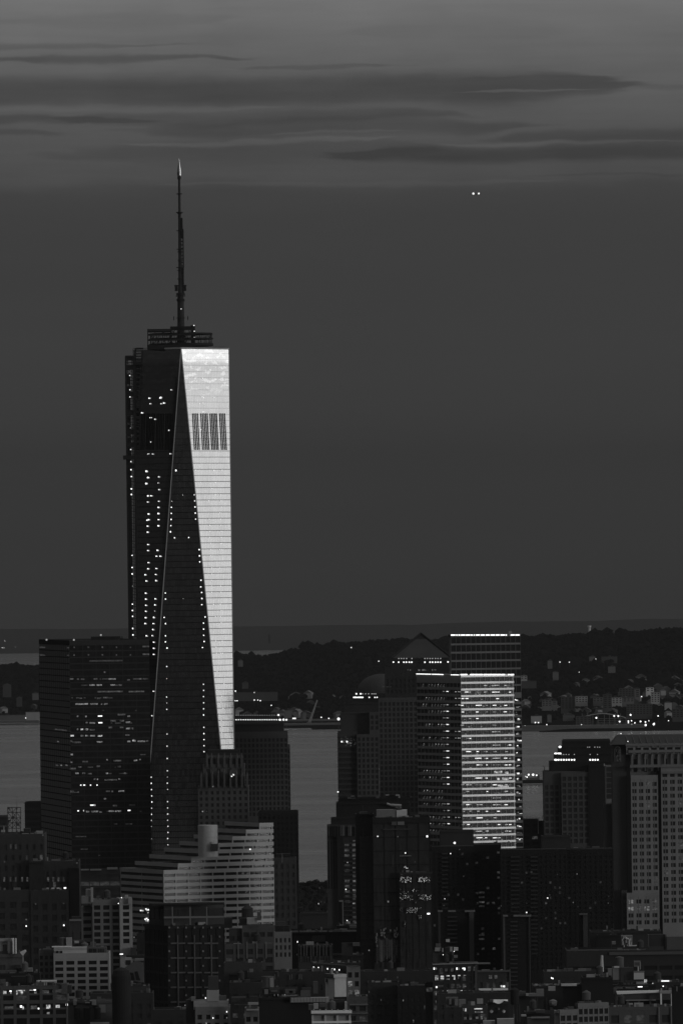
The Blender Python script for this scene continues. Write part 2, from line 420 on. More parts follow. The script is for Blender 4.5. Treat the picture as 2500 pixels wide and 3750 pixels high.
# far highlands beyond the lower bay
mat('far_hill', .008, .95, var=.4, scale=.0015)
FAR = [(-1500, 2318), (0, 2304), (470, 2303), (850, 2293), (1200, 2288), (1500, 2286), (1700, 2280), (2000, 2274), (2250, 2270), (2500, 2266), (3500, 2262)]
def far_z(x, y):
    px = CX + x*F/50000.0; zr = pz(px, interp(FAR, px), 50000.0) + drop(50000) - 6 + 9*wob(x/420.0) + 5*wob(x/130.0)
    t_ = (y - 46500)/3500.0
    return (zr*max(0, min(1, t_))**.6 if t_ <= 1 else zr*max(0, 1.6 - t_)/.6 - 20) - (y*y + x*x)/RE2 - (4 if t_ <= 0 else 0)
grid_sheet('far_hill', -11500, 11500, 300, [46400 + 450*i for i in range(15)], far_z, 'far_hill')

# forest that covers the hills: reads as one mass of crowns
mat('foliage', .004, .95, var=.3, scale=.03, spec=.0)
ICO = []
bm_ = __import__('bmesh').new(); __import__('bmesh').ops.create_icosphere(bm_, subdivisions=1, radius=1)
bm_.verts.ensure_lookup_table(); ICO = ([v.co.copy() for v in bm_.verts], [tuple(v.index for v in f.verts) for f in bm_.faces]); bm_.free()
def blob(mb, c, r, h, j=.28):
    mb.add([(c[0] + v.x*r*(1 + random.uniform(-j, j)), c[1] + v.y*r*(1 + random.uniform(-j, j)), c[2] + v.z*h*(1 + random.uniform(-j, j))) for v in ICO[0]], ICO[1])
fb = MB()
for i in range(7600):
    y = random.uniform(16300, 21300) if i > 1700 else random.uniform(20500, 21150)
    px = random.uniform(-350, 2850); x = (px - CX)*y/F
    z = hill_z(x, y)
    if z < 6: continue
    r = random.uniform(5, 11)*(1.5 if random.random() < .12 else 1)
    zz = z - drop(y)
    for k in range(2 if i > 1700 else 3):
        blob(fb, (x + random.uniform(-r, r)*.7, y + random.uniform(-r, r)*.7, zz + r*random.uniform(.15, .75)), r*random.uniform(.5, .95), r*random.uniform(.45, .85))
tag(fb.build('forest', 'foliage', kind='stuff'), 'dark wooded cover over the low hills across the harbour', 'forest')

# ---------------------------------------------------------------- far shore: houses, blocks, lights, ballpark, crane
mat('h1', .06, .9, spec=.1); mat('h2', .12, .9); mat('h3', .30, .9); mat('h4', .55, .8)
def far_block(x0, x1, y0, y1, m, name='apartment_block', label=None, cat='building', group=None, d=None, gable=False, wins=True, depth=16):
    d = d or 17000.0
    a = P(x0, y0, d); b = P(x1, y1, d)
    root = thing(name, Vector(((a.x + b.x)/2, d, b.z)), label, cat, group)
    wl = MB(); wl.box(a.x, b.x, d, d + depth, b.z - 8, a.z); wl.build('wall', m, root)
    rf = MB(); w = b.x - a.x
    if gable:
        c = (a.x + b.x)/2; hh = w*.22
        rf.add([(a.x - .6, d - .6, a.z), (b.x + .6, d - .6, a.z), (c, d - .6, a.z + hh), (a.x - .6, d + depth + .6, a.z), (b.x + .6, d + depth + .6, a.z), (c, d + depth + .6, a.z + hh)],
               [(0, 1, 2), (3, 5, 4), (0, 2, 5, 3), (1, 4, 5, 2), (0, 3, 4, 1)])
    else:
        rf.box(a.x - .3, b.x + .3, d - .3, d + depth + .3, a.z + .02, a.z + .7)
        rf.box((a.x + b.x)/2 - 2, (a.x + b.x)/2 + 3, d + 5, d + 10, a.z + .71, a.z + 3.2)
    rf.build('roof', 'dark2' if not gable else 'h1', root)
    if wins:
        nz = max(1, int((a.z - b.z)/3.6)); nx = max(1, int(w/5.5)); n = 0
        for j in range(nz):
            for i in range(nx):
                if n >= 40: break
                o = bpy.data.objects.new('window', pane_mesh(round(w/nx*.55, 1), 1.7, 'glass')); COL.objects.link(o); o.parent = root
                o.location = Vector((a.x + (i + .5)*w/nx, d - .05, a.z - 2.2 - j*3.6)) - root.location; n += 1
    return root
Z4 = lambda x, y: (1800 + x/2.24, 2200 + y/2.24)
def fb4(x0, y0, x1, y1, m, label, **k):
    a = Z4(x0, y0); b = Z4(x1, y1); return far_block(a[0], b[0], a[1], b[1], m, label=label, **k)
fb4(412, 818, 490, 868, 'h2', 'grey block nearest the bright office tower on the far shore')
fb4(492, 824, 537, 866, 'h2', 'small grey block beside the wide flat block across the water', d=17050)
fb4(568, 792, 684, 892, 'h1', 'wide dark grey flat block in the middle of the far shore', d=16900)
fb4(686, 786, 786, 832, 'h3', 'pale low block just right of the wide dark grey one', d=17150)
fb4(832, 796, 910, 832, 'h2', 'low pale block with trees in front, across the harbour', d=17200)
fb4(912, 772, 985, 892, 'h1', 'tall dark slab between two paler blocks on the far shore', d=16850)
fb4(956, 797, 1070, 850, 'h3', 'brightest wide block on the far shore, above the ballpark', d=17100)
fb4(1076, 798, 1166, 842, 'h2', 'grey block right of the brightest one on the far shore', d=17150)
fb4(1045, 722, 1215, 796, 'h1', 'long grey building up the slope with a pale roof edge', d=17500)
fb4(1172, 728, 1216, 796, 'h2', 'grey end block at the right of the long building up the slope', d=17400)
fb4(1265, 714, 1330, 752, 'h4', 'small bright white block highest of the shore group', d=17600)
fb4(1305, 754, 1378, 836, 'h3', 'tall pale block below the small bright white one', d=17200)
fb4(1105, 852, 1316, 934, 'h1', 'big dim low block behind the ballpark lights', d=16600)
fb4(1418, 838, 1476, 864, 'h3', 'gabled pale hall on the far shore', gable=True, wins=False, d=17000)
fb4(1482, 892, 1600, 965, 'h1', 'dim block by the water at the right edge of the view', d=16500)
fb4(1500, 655, 1600, 705, 'h2', 'pale block up the slope at the right edge', d=18200)
fb4(1478, 624, 1520, 640, 'h3', 'little white house up the slope above the right-edge block', d=18500)
fb4(1440, 772, 1600, 836, 'h1', 'long dim block above the gabled hall', d=17500)
fb4(236, 616, 290, 656, 'h3', 'pale block on the slope just right of the office tower', d=18000)
fb4(244, 664, 366, 686, 'h1', 'low dim terrace on the slope near the office tower', d=17900, wins=False)
fb4(322, 948, 410, 968, 'h3', 'pale roofed shed standing on the waterfront', d=16300, gable=False, wins=False)
fb4(456, 940, 490, 962, 'h2', 'little gabled boathouse on the waterfront', d=16300, gable=True, wins=False)
fb4(690, 952, 816, 1030, 'h1', 'dark waterfront building left of the ballpark frames', d=16200)
fb4(800, 460, 850, 474, 'h2', 'flat pale roof high on the wooded hill, left of two', d=19600, wins=False)
fb4(900, 462, 1030, 482, 'h1', 'long pale roof high on the wooded hill', d=19500, wins=False)
fb4(458, 494, 496, 528, 'h2', 'pale house high on the hill left of the long roof', d=19300, wins=False)
fb4(500, 588, 548, 622, 'h2', 'pale gabled house halfway up the wooded hill', d=18600, gable=True, wins=False)
fb4(955, 542, 1014, 562, 'h2', 'pair of joined pale gables halfway up the hill', d=18900, wins=False)
Z2 = lambda x, y: (700 + x/1.96, 2200 + y/1.96)
def fb2(x0, y0, x1, y1, m, label, **k):
    a = Z2(x0, y0); b = Z2(x1, y1); return far_block(a[0], b[0], a[1], b[1], m, label=label, **k)
fb2(305, 662, 620, 690, 'h1', 'long low shed roof seen between the tallest tower and the domed one', d=17900, wins=False)
fb2(668, 788, 722, 814, 'h2', 'pale shed left of the tilted crane', d=17100, wins=False)
fb2(736, 798, 756, 818, 'h2', 'narrow pale hut left of the tilted crane', d=17050, wins=False)
fb2(800, 802, 824, 828, 'h2', 'small pale block right beside the tilted crane', d=17000, wins=False)
fb2(365, 590, 410, 604, 'h1', 'faint pale roof on the dark hill right of the tallest tower', d=18500, wins=False)
fb2(335, 430, 370, 448, 'h2', 'single pale roof high on the hill beside the tallest tower', d=20000, wins=False)
fb2(1090, 845, 1160, 870, 'h1', 'dim shed at the waterline behind the domed tower', d=16800, wins=False)
far_block(94, 150, 2609, 2627, 'h3', label='pale terminal roof on the far-left shoreline', d=17800, wins=False)
far_block(-40, 92, 2621, 2632, 'h2', label='long low pier shed at the left edge of the view', d=17700, wins=False)
far_block(10, 40, 2510, 2540, 'h1', label='dim gabled house on the slope at the far left', d=19000, gable=True, wins=False)
far_block(118, 140, 2540, 2550, 'h2', label='small pale roof on the left slope by the dark tower', d=18800, wins=False)
far_block(60, 80, 2556, 2574, 'h1', label='little house below the pale roof on the left slope', d=18600, gable=True, wins=False)
# houses scattered over the slope
hb = MB(); hb.box(-5, 5, 0, 8, -6, 5)
hr = MB(); hr.add([(-5.6, -.6, 5), (5.6, -.6, 5), (0, -.6, 8.4), (-5.6, 8.6, 5), (5.6, 8.6, 5), (0, 8.6, 8.4)], [(0, 1, 2), (3, 5, 4), (0, 2, 5, 3), (1, 4, 5, 2), (0, 3, 4, 1)])
hm = []
for mm in ('h1', 'h2', 'h2', 'h3'):
    o1 = bpy.data.meshes.new('wall'); o1.from_pydata(hb.v, [], hb.f); o1.materials.append(MATS[mm])
    o2 = bpy.data.meshes.new('roof'); o2.from_pydata(hr.v, [], hr.f); o2.materials.append(MATS['h1' if mm != 'h3' else 'h2']); hm.append((o1, o2))
cnt = 0
while cnt < 120:
    px = random.choice((random.uniform(1905, 2520), random.uniform(1905, 2520), random.uniform(1905, 2520), random.uniform(860, 1260), random.uniform(0, 140)))
    y = random.uniform(16900, 18700)
    if px > 2000 and random.random() < .5: y = random.uniform(16700, 17900)
    x = (px - CX)*y/F; z = hill_z(x, y)
    if z < 5: continue
    sc = random.uniform(.7, 1.7)
    r = thing('house', Vector((x, y, z - drop(y) + 3)), 'small gabled house among the trees on the hills across the harbour', 'house', 'small houses scattered over the far hills')
    r.scale = (sc*random.uniform(.8, 1.4), sc, sc); r.rotation_euler = (0, 0, random.uniform(-.7, .7))
    a, b2 = random.choice(hm)
    for nm, me in (('wall', a), ('roof', b2)):
        o = bpy.data.objects.new(nm, me); COL.objects.link(o); o.parent = r
    cnt += 1
# quays along the far shore
mat('quay', .10, .9, var=.5, scale=.01)
for (xa, ya, xb, yb_, da, lab) in ((1850, 2660, 2360, 2668, 16000, 'long dark pier wall below the ballpark lights'), (985, 2637, 1250, 2634, 16900, 'pale quay wall behind the tilted crane'), (1040, 2651, 1250, 2648, 16500, 'outer breakwater just off the quay with the crane'), (-60, 2641, 142, 2641, 17600, 'low stone quay on the left shoreline')):
    q = MB(); a = P(xa, ya, da); b = P(xb, yb_, da); q.box(a.x, b.x, da, da + 30, min(a.z, b.z) - 3.2, max(a.z, b.z)); tag(q.build('quay', 'quay'), lab, 'quay')
# water tower on the ridge
q = MB(); a = P(2157, 2291, 21100); b_ = P(2157, 2318, 21100); q.lathe((a.x, a.y), [(3.2, b_.z - 10), (3.0, a.z - 5), (4.2, a.z - 4.5), (4.2, a.z)], 12)
tag(q.build('lookout_tower', 'h4'), 'lone pale tower standing on the wooded ridge', 'tower')
q = MB(); a = P(989, 2324, 40000); b_ = P(989, 2339, 40000); q.lathe((a.x, a.y), [(8, b_.z - 20), (8, a.z)], 10)
tag(q.build('chimney_stack', 'h1'), 'faint pale stack far off above the strip of open sea', 'tower')
# tilted crane
c0 = P(1132, 2650, 16900); c1 = P(1161, 2564, 16900); q = MB()
r = thing('crane', c0, 'pale crane with its boom tilted up on the far quay', 'crane')
dv = c1 - c0
for s_ in (-1.6, 1.6): q.tube(c0 + Vector((s_, 0, 0)), c1 + Vector((s_*.3, 0, 0)), .9, .6, n=5)
for i in range(14):
    p_ = c0 + dv*(i/14); p2 = c0 + dv*((i + 1)/14); sg = 1 if i % 2 else -1
    q.tube(p_ + Vector((sg*1.5, 0, 0)), p2 - Vector((sg*1.3, 0, 0)), .4, n=4)
q.build('boom', 'h3', r); q = MB(); q.box(c0.x - 4, c0.x + 4, c0.y - 3, c0.y + 3, c0.z - 8, c0.z + 3); q.build('cab', 'h2', r)
q = MB(); p_ = c0 + dv*.72; q.tube(p_, p_ + Vector((9, 0, -1)), .5, n=5); q.tube(p_ + Vector((9, 0, -1)), c1, .25, n=4); q.build('jib', 'h2', r)
# ballpark frames
def f4(x, y, d=16250): a = Z4(x, y); return P(a[0], a[1], d)
r = thing('ballpark', f4(930, 1040), 'open lattice of ballpark frames and stands on the far shore', 'stadium')
q = MB()
for x in (740, 783, 828, 870, 922, 965, 1010, 1055, 1100, 1138): q.tube(f4(x, 1040), f4(x, 925 if x < 1060 else 965), .7, n=5)
for y in (968, 985, 1003, 1030): q.tube(f4(725 if y == 1030 else 870, y), f4(1140, y + 2), .55, n=4)
q.build('frame', 'h2', r); q = MB(); pr = f4(720, 962)
for i in range(1, 17):
    x = 720 + 380*i/16; p_ = f4(x, 962 - 34*math.sin(math.pi*i/16)); q.tube(pr, p_, .9, n=5); pr = p_
q.build('roof_arch', 'h3', r); q = MB(); a = f4(868, 893); b_ = f4(910, 922); q.box(a.x, b_.x, a.y, a.y + 2, b_.z, a.z); q.build('scoreboard', 'h2', r)
q = MB(); a = f4(872, 903); b_ = f4(906, 911); q.box(a.x, b_.x, a.y - .5, a.y - .1, b_.z, a.z); q.build('screen', 'lit2', r)
q = MB()
for i in range(9): a = f4(870 + i*30, 1004); b_ = f4(894 + i*30, 1028); q.box(a.x, b_.x, a.y + 5, a.y + 9, b_.z, a.z)
q.build('stand', 'h1', r)
# shore lamps
lm = MB(); lm.lathe((0, 0), [(.3, -1), (.9, -.5), (1, 0), (.9, .5), (.3, 1)], 10)
lme = bpy.data.meshes.new('lamp_head'); lme.from_pydata(lm.v, [], lm.f); lme.materials.append(MATS['lamp'])
lmd = lme.copy(); lmd.materials.clear(); lmd.materials.append(MATS['lampd'])
pm = MB(); pm.tube((0, 0, -9), (0, 0, -1), .25, n=5); pme = bpy.data.meshes.new('pole'); pme.from_pydata(pm.v, [], pm.f); pme.materials.append(MATS['h1'])
def lampat(p, r, dim=False, pole=True, name='street_lamp', label='lit lamp shining on the far shore', group='lamps along the far shore and slopes'):
    o = thing(name, p, label, 'lamp', group); o.scale = (r*.85,)*3
    h = bpy.data.objects.new('lamp_head', lmd if dim else lme); COL.objects.link(h); h.parent = o
    if pole: h = bpy.data.objects.new('pole', pme); COL.objects.link(h); h.parent = o
for x, y, r_ in [(357, 1001, 1.5), (382, 1001, 1.5), (273, 1029, 1.3), (291, 1034, 1.3), (451, 1018, 1.2), (478, 1034, 1.3), (808, 1027, 1.9), (857, 962, 1.9), (917, 1038, 2.7), (932, 1046, 1.3), (961, 1025, 1.8), (1003, 947, 1.8), (1037, 947, 1.9),
                 (1048, 993, 1.8), (1120, 990, 1.7), (1146, 986, 1.4), (1138, 938, 2.1), (1173, 1004, 1.4), (1148, 1021, 2.0), (1154, 1023, 1.6), (1220, 992, 1.8), (1260, 996, 1.6), (1261, 1021, 2.5), (1288, 986, 1.1), (1328, 1015, 2.3), (1333, 1008, 1.3), (1364, 946, 1.5),
                 (1303, 1042, 1.5), (1311, 1042, 1.3), (1120, 1003, 1.2), (1030, 1023, 1.7), (1449, 986, 1.1), (735, 1019, 1.1)]:
    lampat(f4(x, y, 16100), r_)
for x, y, d, r_ in [(559, 504, 19000, 1.4), (636, 505, 19000, 1.3), (717, 587, 18500, .9), (853, 478, 19400, 1.0), (1228, 787, 17000, 1.3)]:
    a = Z4(x, y); lampat(P(a[0], a[1], d - 120), r_)
for x, y, d, r_ in [(1057, 850, 16500, 2.9), (933, 838, 16800, 1.4), (987, 846, 16800, 1.4), (732, 846, 16800, 1.7), (745, 846, 16800, 1.7), (638, 856, 16800, 2.2), (662, 855, 16800, 2.3), (683, 856, 16800, 2.0), (318, 650, 17700, 1.6), (316, 719, 17300, 1.2), (330, 719, 17300, 1.3),
                    (453, 714, 17300, 1.4), (478, 714, 17300, 1.2), (496, 718, 17300, 1.4), (575, 752, 17200, 1.3), (1148, 337, 20500, 1.5), (1345, 435, 19800, 1.5), (453, 660, 17700, .9)]:
    a = Z2(x, y); lampat(P(a[0], a[1], d - 120), r_)
for x, y, d, r_ in [(18, 2347, 40000, 1.8), (57, 2369, 40000, 1.2), (94, 2630, 17500, 1.2), (8, 2373, 40000, 1.9), (14, 2373, 40000, 1.8)]:
    lampat(P(x, y, d), r_)
# tanker/barge with deck lights, right of the bright office tower
D = 11800.0; a = P(1906, 2858, D); b_ = P(2060, 2869, D)
r = thing('barge', Vector(((a.x + b_.x)/2, D, b_.z)), 'dark barge with bright deck lights lying on the water beside the office tower', 'ship')
q = MB(); z0 = b_.z; z1 = a.z
q.add([(a.x - 4, D, z1), (a.x + 1, D + 1, z0), (b_.x, D + 1, z0), (b_.x + 4, D, z1), (a.x - 4, D + 12, z1), (a.x + 1, D + 11, z0), (b_.x, D + 11, z0), (b_.x + 4, D + 12, z1)],
      [(0, 1, 2, 3), (7, 6, 5, 4), (0, 4, 5, 1), (3, 2, 6, 7), (0, 3, 7, 4), (1, 5, 6, 2)])
q.build('hull', 'black', r)
q = MB(); c = P(1926, 2849, D); e_ = P(1972, 2858, D); q.box(c.x, e_.x, D + 3, D + 8, e_.z, c.z); c = P(1966, 2838, D); q.box(c.x, c.x + 3, D + 4, D + 7, e_.z, c.z); q.build('deckhouse', 'mid', r)
q = MB(); c = P(1993, 2809, D); e_ = P(1993, 2858, D); q.tube(e_, c, .5, n=5); q.tube(c, c + Vector((-2.4, 0, 1.2)), .4, n=5); q.build('mast', 'dark2', r)
for x, y, r_ in ((1935, 2838, 1.25), (1951, 2838, 1.45), (1964, 2840, 1.0), (1929, 2847, .9), (1924, 2844, .55)):
    o = bpy.data.objects.new('deck_light', lme); COL.objects.link(o); o.parent = r; o.location = P(x, y, D - 2) - r.location; o.scale = (r_,)*3
# airplane, head on, landing lights lit
D = 20000.0; c = P(1742.5, 709, D); r = thing('airplane', c, 'distant airplane head on with two landing lights lit', 'airplane')
mat('plane', .12, .6)
q = MB(); n = 12
q.tube(c + Vector((0, -14, 0)), c + Vector((0, -9, 0)), .5, 1.7, n=n); q.tube(c + Vector((0, -9, 0)), c + Vector((0, 12, 0)), 1.7, 1.7, n=n); q.tube(c + Vector((0, 12, 0)), c + Vector((0, 18, 1)), 1.7, .4, n=n); q.build('fuselage', 'plane', r)
for s_ in (-1, 1):
    q = MB(); q.add([(c.x + s_*1.2, c.y - 3, c.z - .8), (c.x + s_*15, c.y + 5, c.z + .4), (c.x + s_*15, c.y + 7, c.z + .4), (c.x + s_*1.2, c.y + 4, c.z - .8), (c.x + s_*1.2, c.y - 3, c.z - 1.2), (c.x + s_*15, c.y + 5, c.z + .2), (c.x + s_*15, c.y + 7, c.z + .2), (c.x + s_*1.2, c.y + 4, c.z - 1.2)],
        [(0, 1, 2, 3), (7, 6, 5, 4), (0, 4, 5, 1), (3, 2, 6, 7), (1, 5, 6, 2), (0, 3, 7, 4)]); q.build('wing', 'plane', r)
    q = MB(); q.tube(c + Vector((s_*5, -3, -1.6)), c + Vector((s_*5, 0, -1.6)), .8, n=8); q.build('engine', 'plane', r)
    o = bpy.data.objects.new('landing_light', lme); COL.objects.link(o); o.parent = r; o.location = (s_*6.0, -4.5, .6); o.scale = (2.3, 1.5, 2.3) if s_ < 0 else (1.9, 1.4, 1.9)
q = MB(); q.box(c.x - .15, c.x + .15, c.y + 12, c.y + 17, c.z + 1, c.z + 6); q.build('tail_fin', 'plane', r)
# trees by the harbour between the buildings, and a low park dome
mat('leaf', .013, .95, var=.8, scale=.35, spec=.1); mat('bark', .03, .9)
for i, (px, py, w_) in enumerate([(1108, 3232, 34), (1135, 3226, 36), (1158, 3222, 34), (1180, 3230, 30), (1098, 3242, 26), (1150, 3240, 40), (1172, 3246, 34), (1122, 3246, 36), (1196, 3224, 28)] + [(1088 + 11*k + (k*37) % 7, 3252 + (k*53) % 70, 34) for k in range(12)]):
    D = 7800 - i*9 if i < 9 else 7650 - (py - 3250)*9; top = P(px, py, D); rad = w_/2*D/F; base = 3 - drop(D)
    r = thing('tree', Vector((top.x, D, base)), 'dark leafy park tree on the waterfront between the two rows of towers', 'tree', 'park trees at the harbour edge')
    q = MB(); q.tube((top.x, D, base), (top.x, D, base + (top.z - base)*.6), .45, .22, n=7)
    for k in range(5):
        an = k*1.3; q.tube((top.x, D, base + (top.z - base)*.45), (top.x + rad*.6*math.cos(an), D + rad*.6*math.sin(an), base + (top.z - base)*.8), .2, .07, n=5)
    q.build('trunk', 'bark', r); q = MB(); hh = (top.z - base)*.34
    for k in range(420):
        v_ = Vector((random.gauss(0, 1), random.gauss(0, 1), random.gauss(0, 1))).normalized()*random.uniform(.45, 1.0)**.5
        p_ = Vector((top.x + v_.x*rad, D + v_.y*rad, top.z - hh + v_.z*hh)); s_ = random.uniform(.25, .6)
        a_ = Vector((random.uniform(-1, 1), random.uniform(-1, 1), random.uniform(-1, 1))).normalized(); b2 = a_.orthogonal()
        q.add([p_ + a_*s_, p_ + b2*s_, p_ - a_*s_, p_ - b2*s_], [(0, 1, 2, 3)])
    for k in range(9):
        v_ = Vector((random.uniform(-1, 1), random.uniform(-1, 1), random.uniform(-1, .6)))*.5; blob(q, (top.x + v_.x*rad, D + v_.y*rad, top.z - hh + v_.z*hh), rad*.42, hh*.42)
    q.build('crown', 'leaf', r)

# ================================================================ the tall glass tower with its spire
DT = 5925.0; KT = F/DT
uc = -580.8; cxw = uc/F*DT; A_ = 31.4; TH = math.radians(1.2)
def tp(x, y): return (cxw + x*math.cos(TH) - y*math.sin(TH), DT + A_ + x*math.sin(TH) + y*math.cos(TH))
ZT = pz(663, 1275, DT); GT = 3 - drop(DT); ZB = GT + 57
tower = thing('skyscraper', Vector((cxw, DT + A_, GT)), 'tallest glass tower with tapering triangular faces, construction hoist and a tall spire', 'skyscraper')
m = bpy.data.materials.new('tower_glass'); m.use_nodes = True; t = m.node_tree; E.nt = t; MATS['tower_glass'] = m
b = t.nodes['Principled BSDF']; b.inputs['Metallic'].default_value = 1.0; b.inputs['Roughness'].default_value = .1
um = t.nodes.new('ShaderNodeUVMap'); us = t.nodes.new('ShaderNodeSeparateXYZ'); t.links.new(um.outputs[0], us.inputs[0])
fu, fz = E(us.outputs[0]), E(us.outputs[1])
rowf = fz/4.0; row = E.op('FRACT', rowf); ri = E.op('FLOOR', rowf); colf = fu/1.52; ci = E.op('FLOOR', colf); cf = E.op('FRACT', colf)
wn = t.nodes.new('ShaderNodeTexWhiteNoise'); wn.noise_dimensions = '2D'; t.links.new(vec(ci, ri), wn.inputs['Vector']); rnd = E(wn.outputs['Value'])
line = ss(row, .0, .04)*(1.0 - ss(row, .10, .17))
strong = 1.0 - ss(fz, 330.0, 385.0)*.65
mul = 1.0 - ss(E.op('ABSOLUTE', cf - .5), .40, .47)*.0
ver = (1.0 - ss(E.op('ABSOLUTE', cf - .5), .36, .44)) # 0 at mullions
big = noise(vec(fu/9.0, fz/24.0), 1.0, 3)
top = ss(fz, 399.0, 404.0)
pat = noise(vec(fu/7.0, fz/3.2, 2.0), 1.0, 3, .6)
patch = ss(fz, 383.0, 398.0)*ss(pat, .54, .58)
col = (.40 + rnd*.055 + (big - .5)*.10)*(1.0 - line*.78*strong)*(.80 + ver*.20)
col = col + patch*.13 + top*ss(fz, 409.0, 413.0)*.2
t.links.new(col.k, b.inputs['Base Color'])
t.links.new((.09 + rnd*.08).k, b.inputs['Roughness'])
bp = t.nodes.new('ShaderNodeBump'); bp.inputs['Strength'].default_value = .12; bp.inputs['Distance'].default_value = .08
t.links.new((rnd + big*6.0).k, bp.inputs['Height']); t.links.new(bp.outputs[0], b.inputs['Normal'])
Bc = [tp(-A_, -A_), tp(A_, -A_), tp(A_, A_), tp(-A_, A_)]; Tc = [tp(0, -A_), tp(A_, 0), tp(0, A_), tp(-A_, 0)]
q = MB(); vs = [(x, y, ZB) for x, y in Bc] + [(x, y, ZT) for x, y in Tc]; fs = []
for i in range(4):
    fs.append((i, (i + 1) % 4, 4 + i)); fs.append((4 + i, (i + 1) % 4, 4 + (i + 1) % 4))
q.add(vs, fs + [(4, 5, 6, 7), (3, 2, 1, 0)])
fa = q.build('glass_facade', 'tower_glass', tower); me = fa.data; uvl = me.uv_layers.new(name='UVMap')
TF = []
for p in me.polygons:
    n = p.normal; uu = Vector((-n.y, n.x, 0)); uu = uu.normalized() if uu.length > .01 else Vector((1, 0, 0))
    for li in p.loop_indices:
        c = me.vertices[me.loops[li].vertex_index].co; uvl.data[li].uv = (c.dot(uu) + 100, c.z)
    TF.append((me.vertices[p.vertices[0]].co + tower.location, n.copy(), [me.vertices[i].co + tower.location for i in p.vertices]))
def thit(x, y):
    u, v = uv(x, y); dr = Vector((u/F, 1, v/F)); O = Vector((0, 0, H)); best = None
    from mathutils.geometry import intersect_ray_tri as rt
    for c, n, vv in TF:
        if len(vv) == 3:
            h_ = rt(vv[0], vv[1], vv[2], dr, O)
            if h_ is not None and (best is None or h_.y < best[0].y): best = (h_, n)
    return best
q = MB(); q.poly(Bc, GT, ZB - .01); q.build('podium', 'midl', tower)
q = MB()
for i in range(4):
    for j in (i, (i + 1) % 4):
        a = Vector((*Tc[i], ZT)); b_ = Vector((*Bc[j], ZB)); q.tube(a, b_, .42, n=4)
    q.tube((*Tc[i], ZT + .2), (*Tc[(i + 1) % 4], ZT + .2), .7, n=4)
q.build('edge_trim', mat('trim', .30, .5, 0), tower)
def louvre(mb, xa, ya, xb, yb_):
    a = thit(xa, ya); b_ = thit(xb, yb_)
    if a and b_: mb.tube(a[0] + a[1]*.25, b_[0] + b_[1]*.25, .30, n=4)
Z3 = lambda x, y: (430 + x/3.4844, 1250 + y/3.4844)
q = MB()
for x in (958, 979, 1000, 1021, 1063, 1084, 1105, 1125, 1145, 1180, 1201, 1221, 1242, 1262, 1303, 1324, 1345, 1366): louvre(q, *Z3(x, 918), *Z3(x + 24, 1385))
q.build('louvre', 'black', tower); q = MB()
for x in (290, 310, 330, 350, 378, 396, 414, 433, 452, 472, 504, 524, 546, 566, 588, 620, 640, 660, 680, 698): louvre(q, *Z3(x, 920), *Z3(x - 12, 1385))
q.build('louvre', 'black', tower)
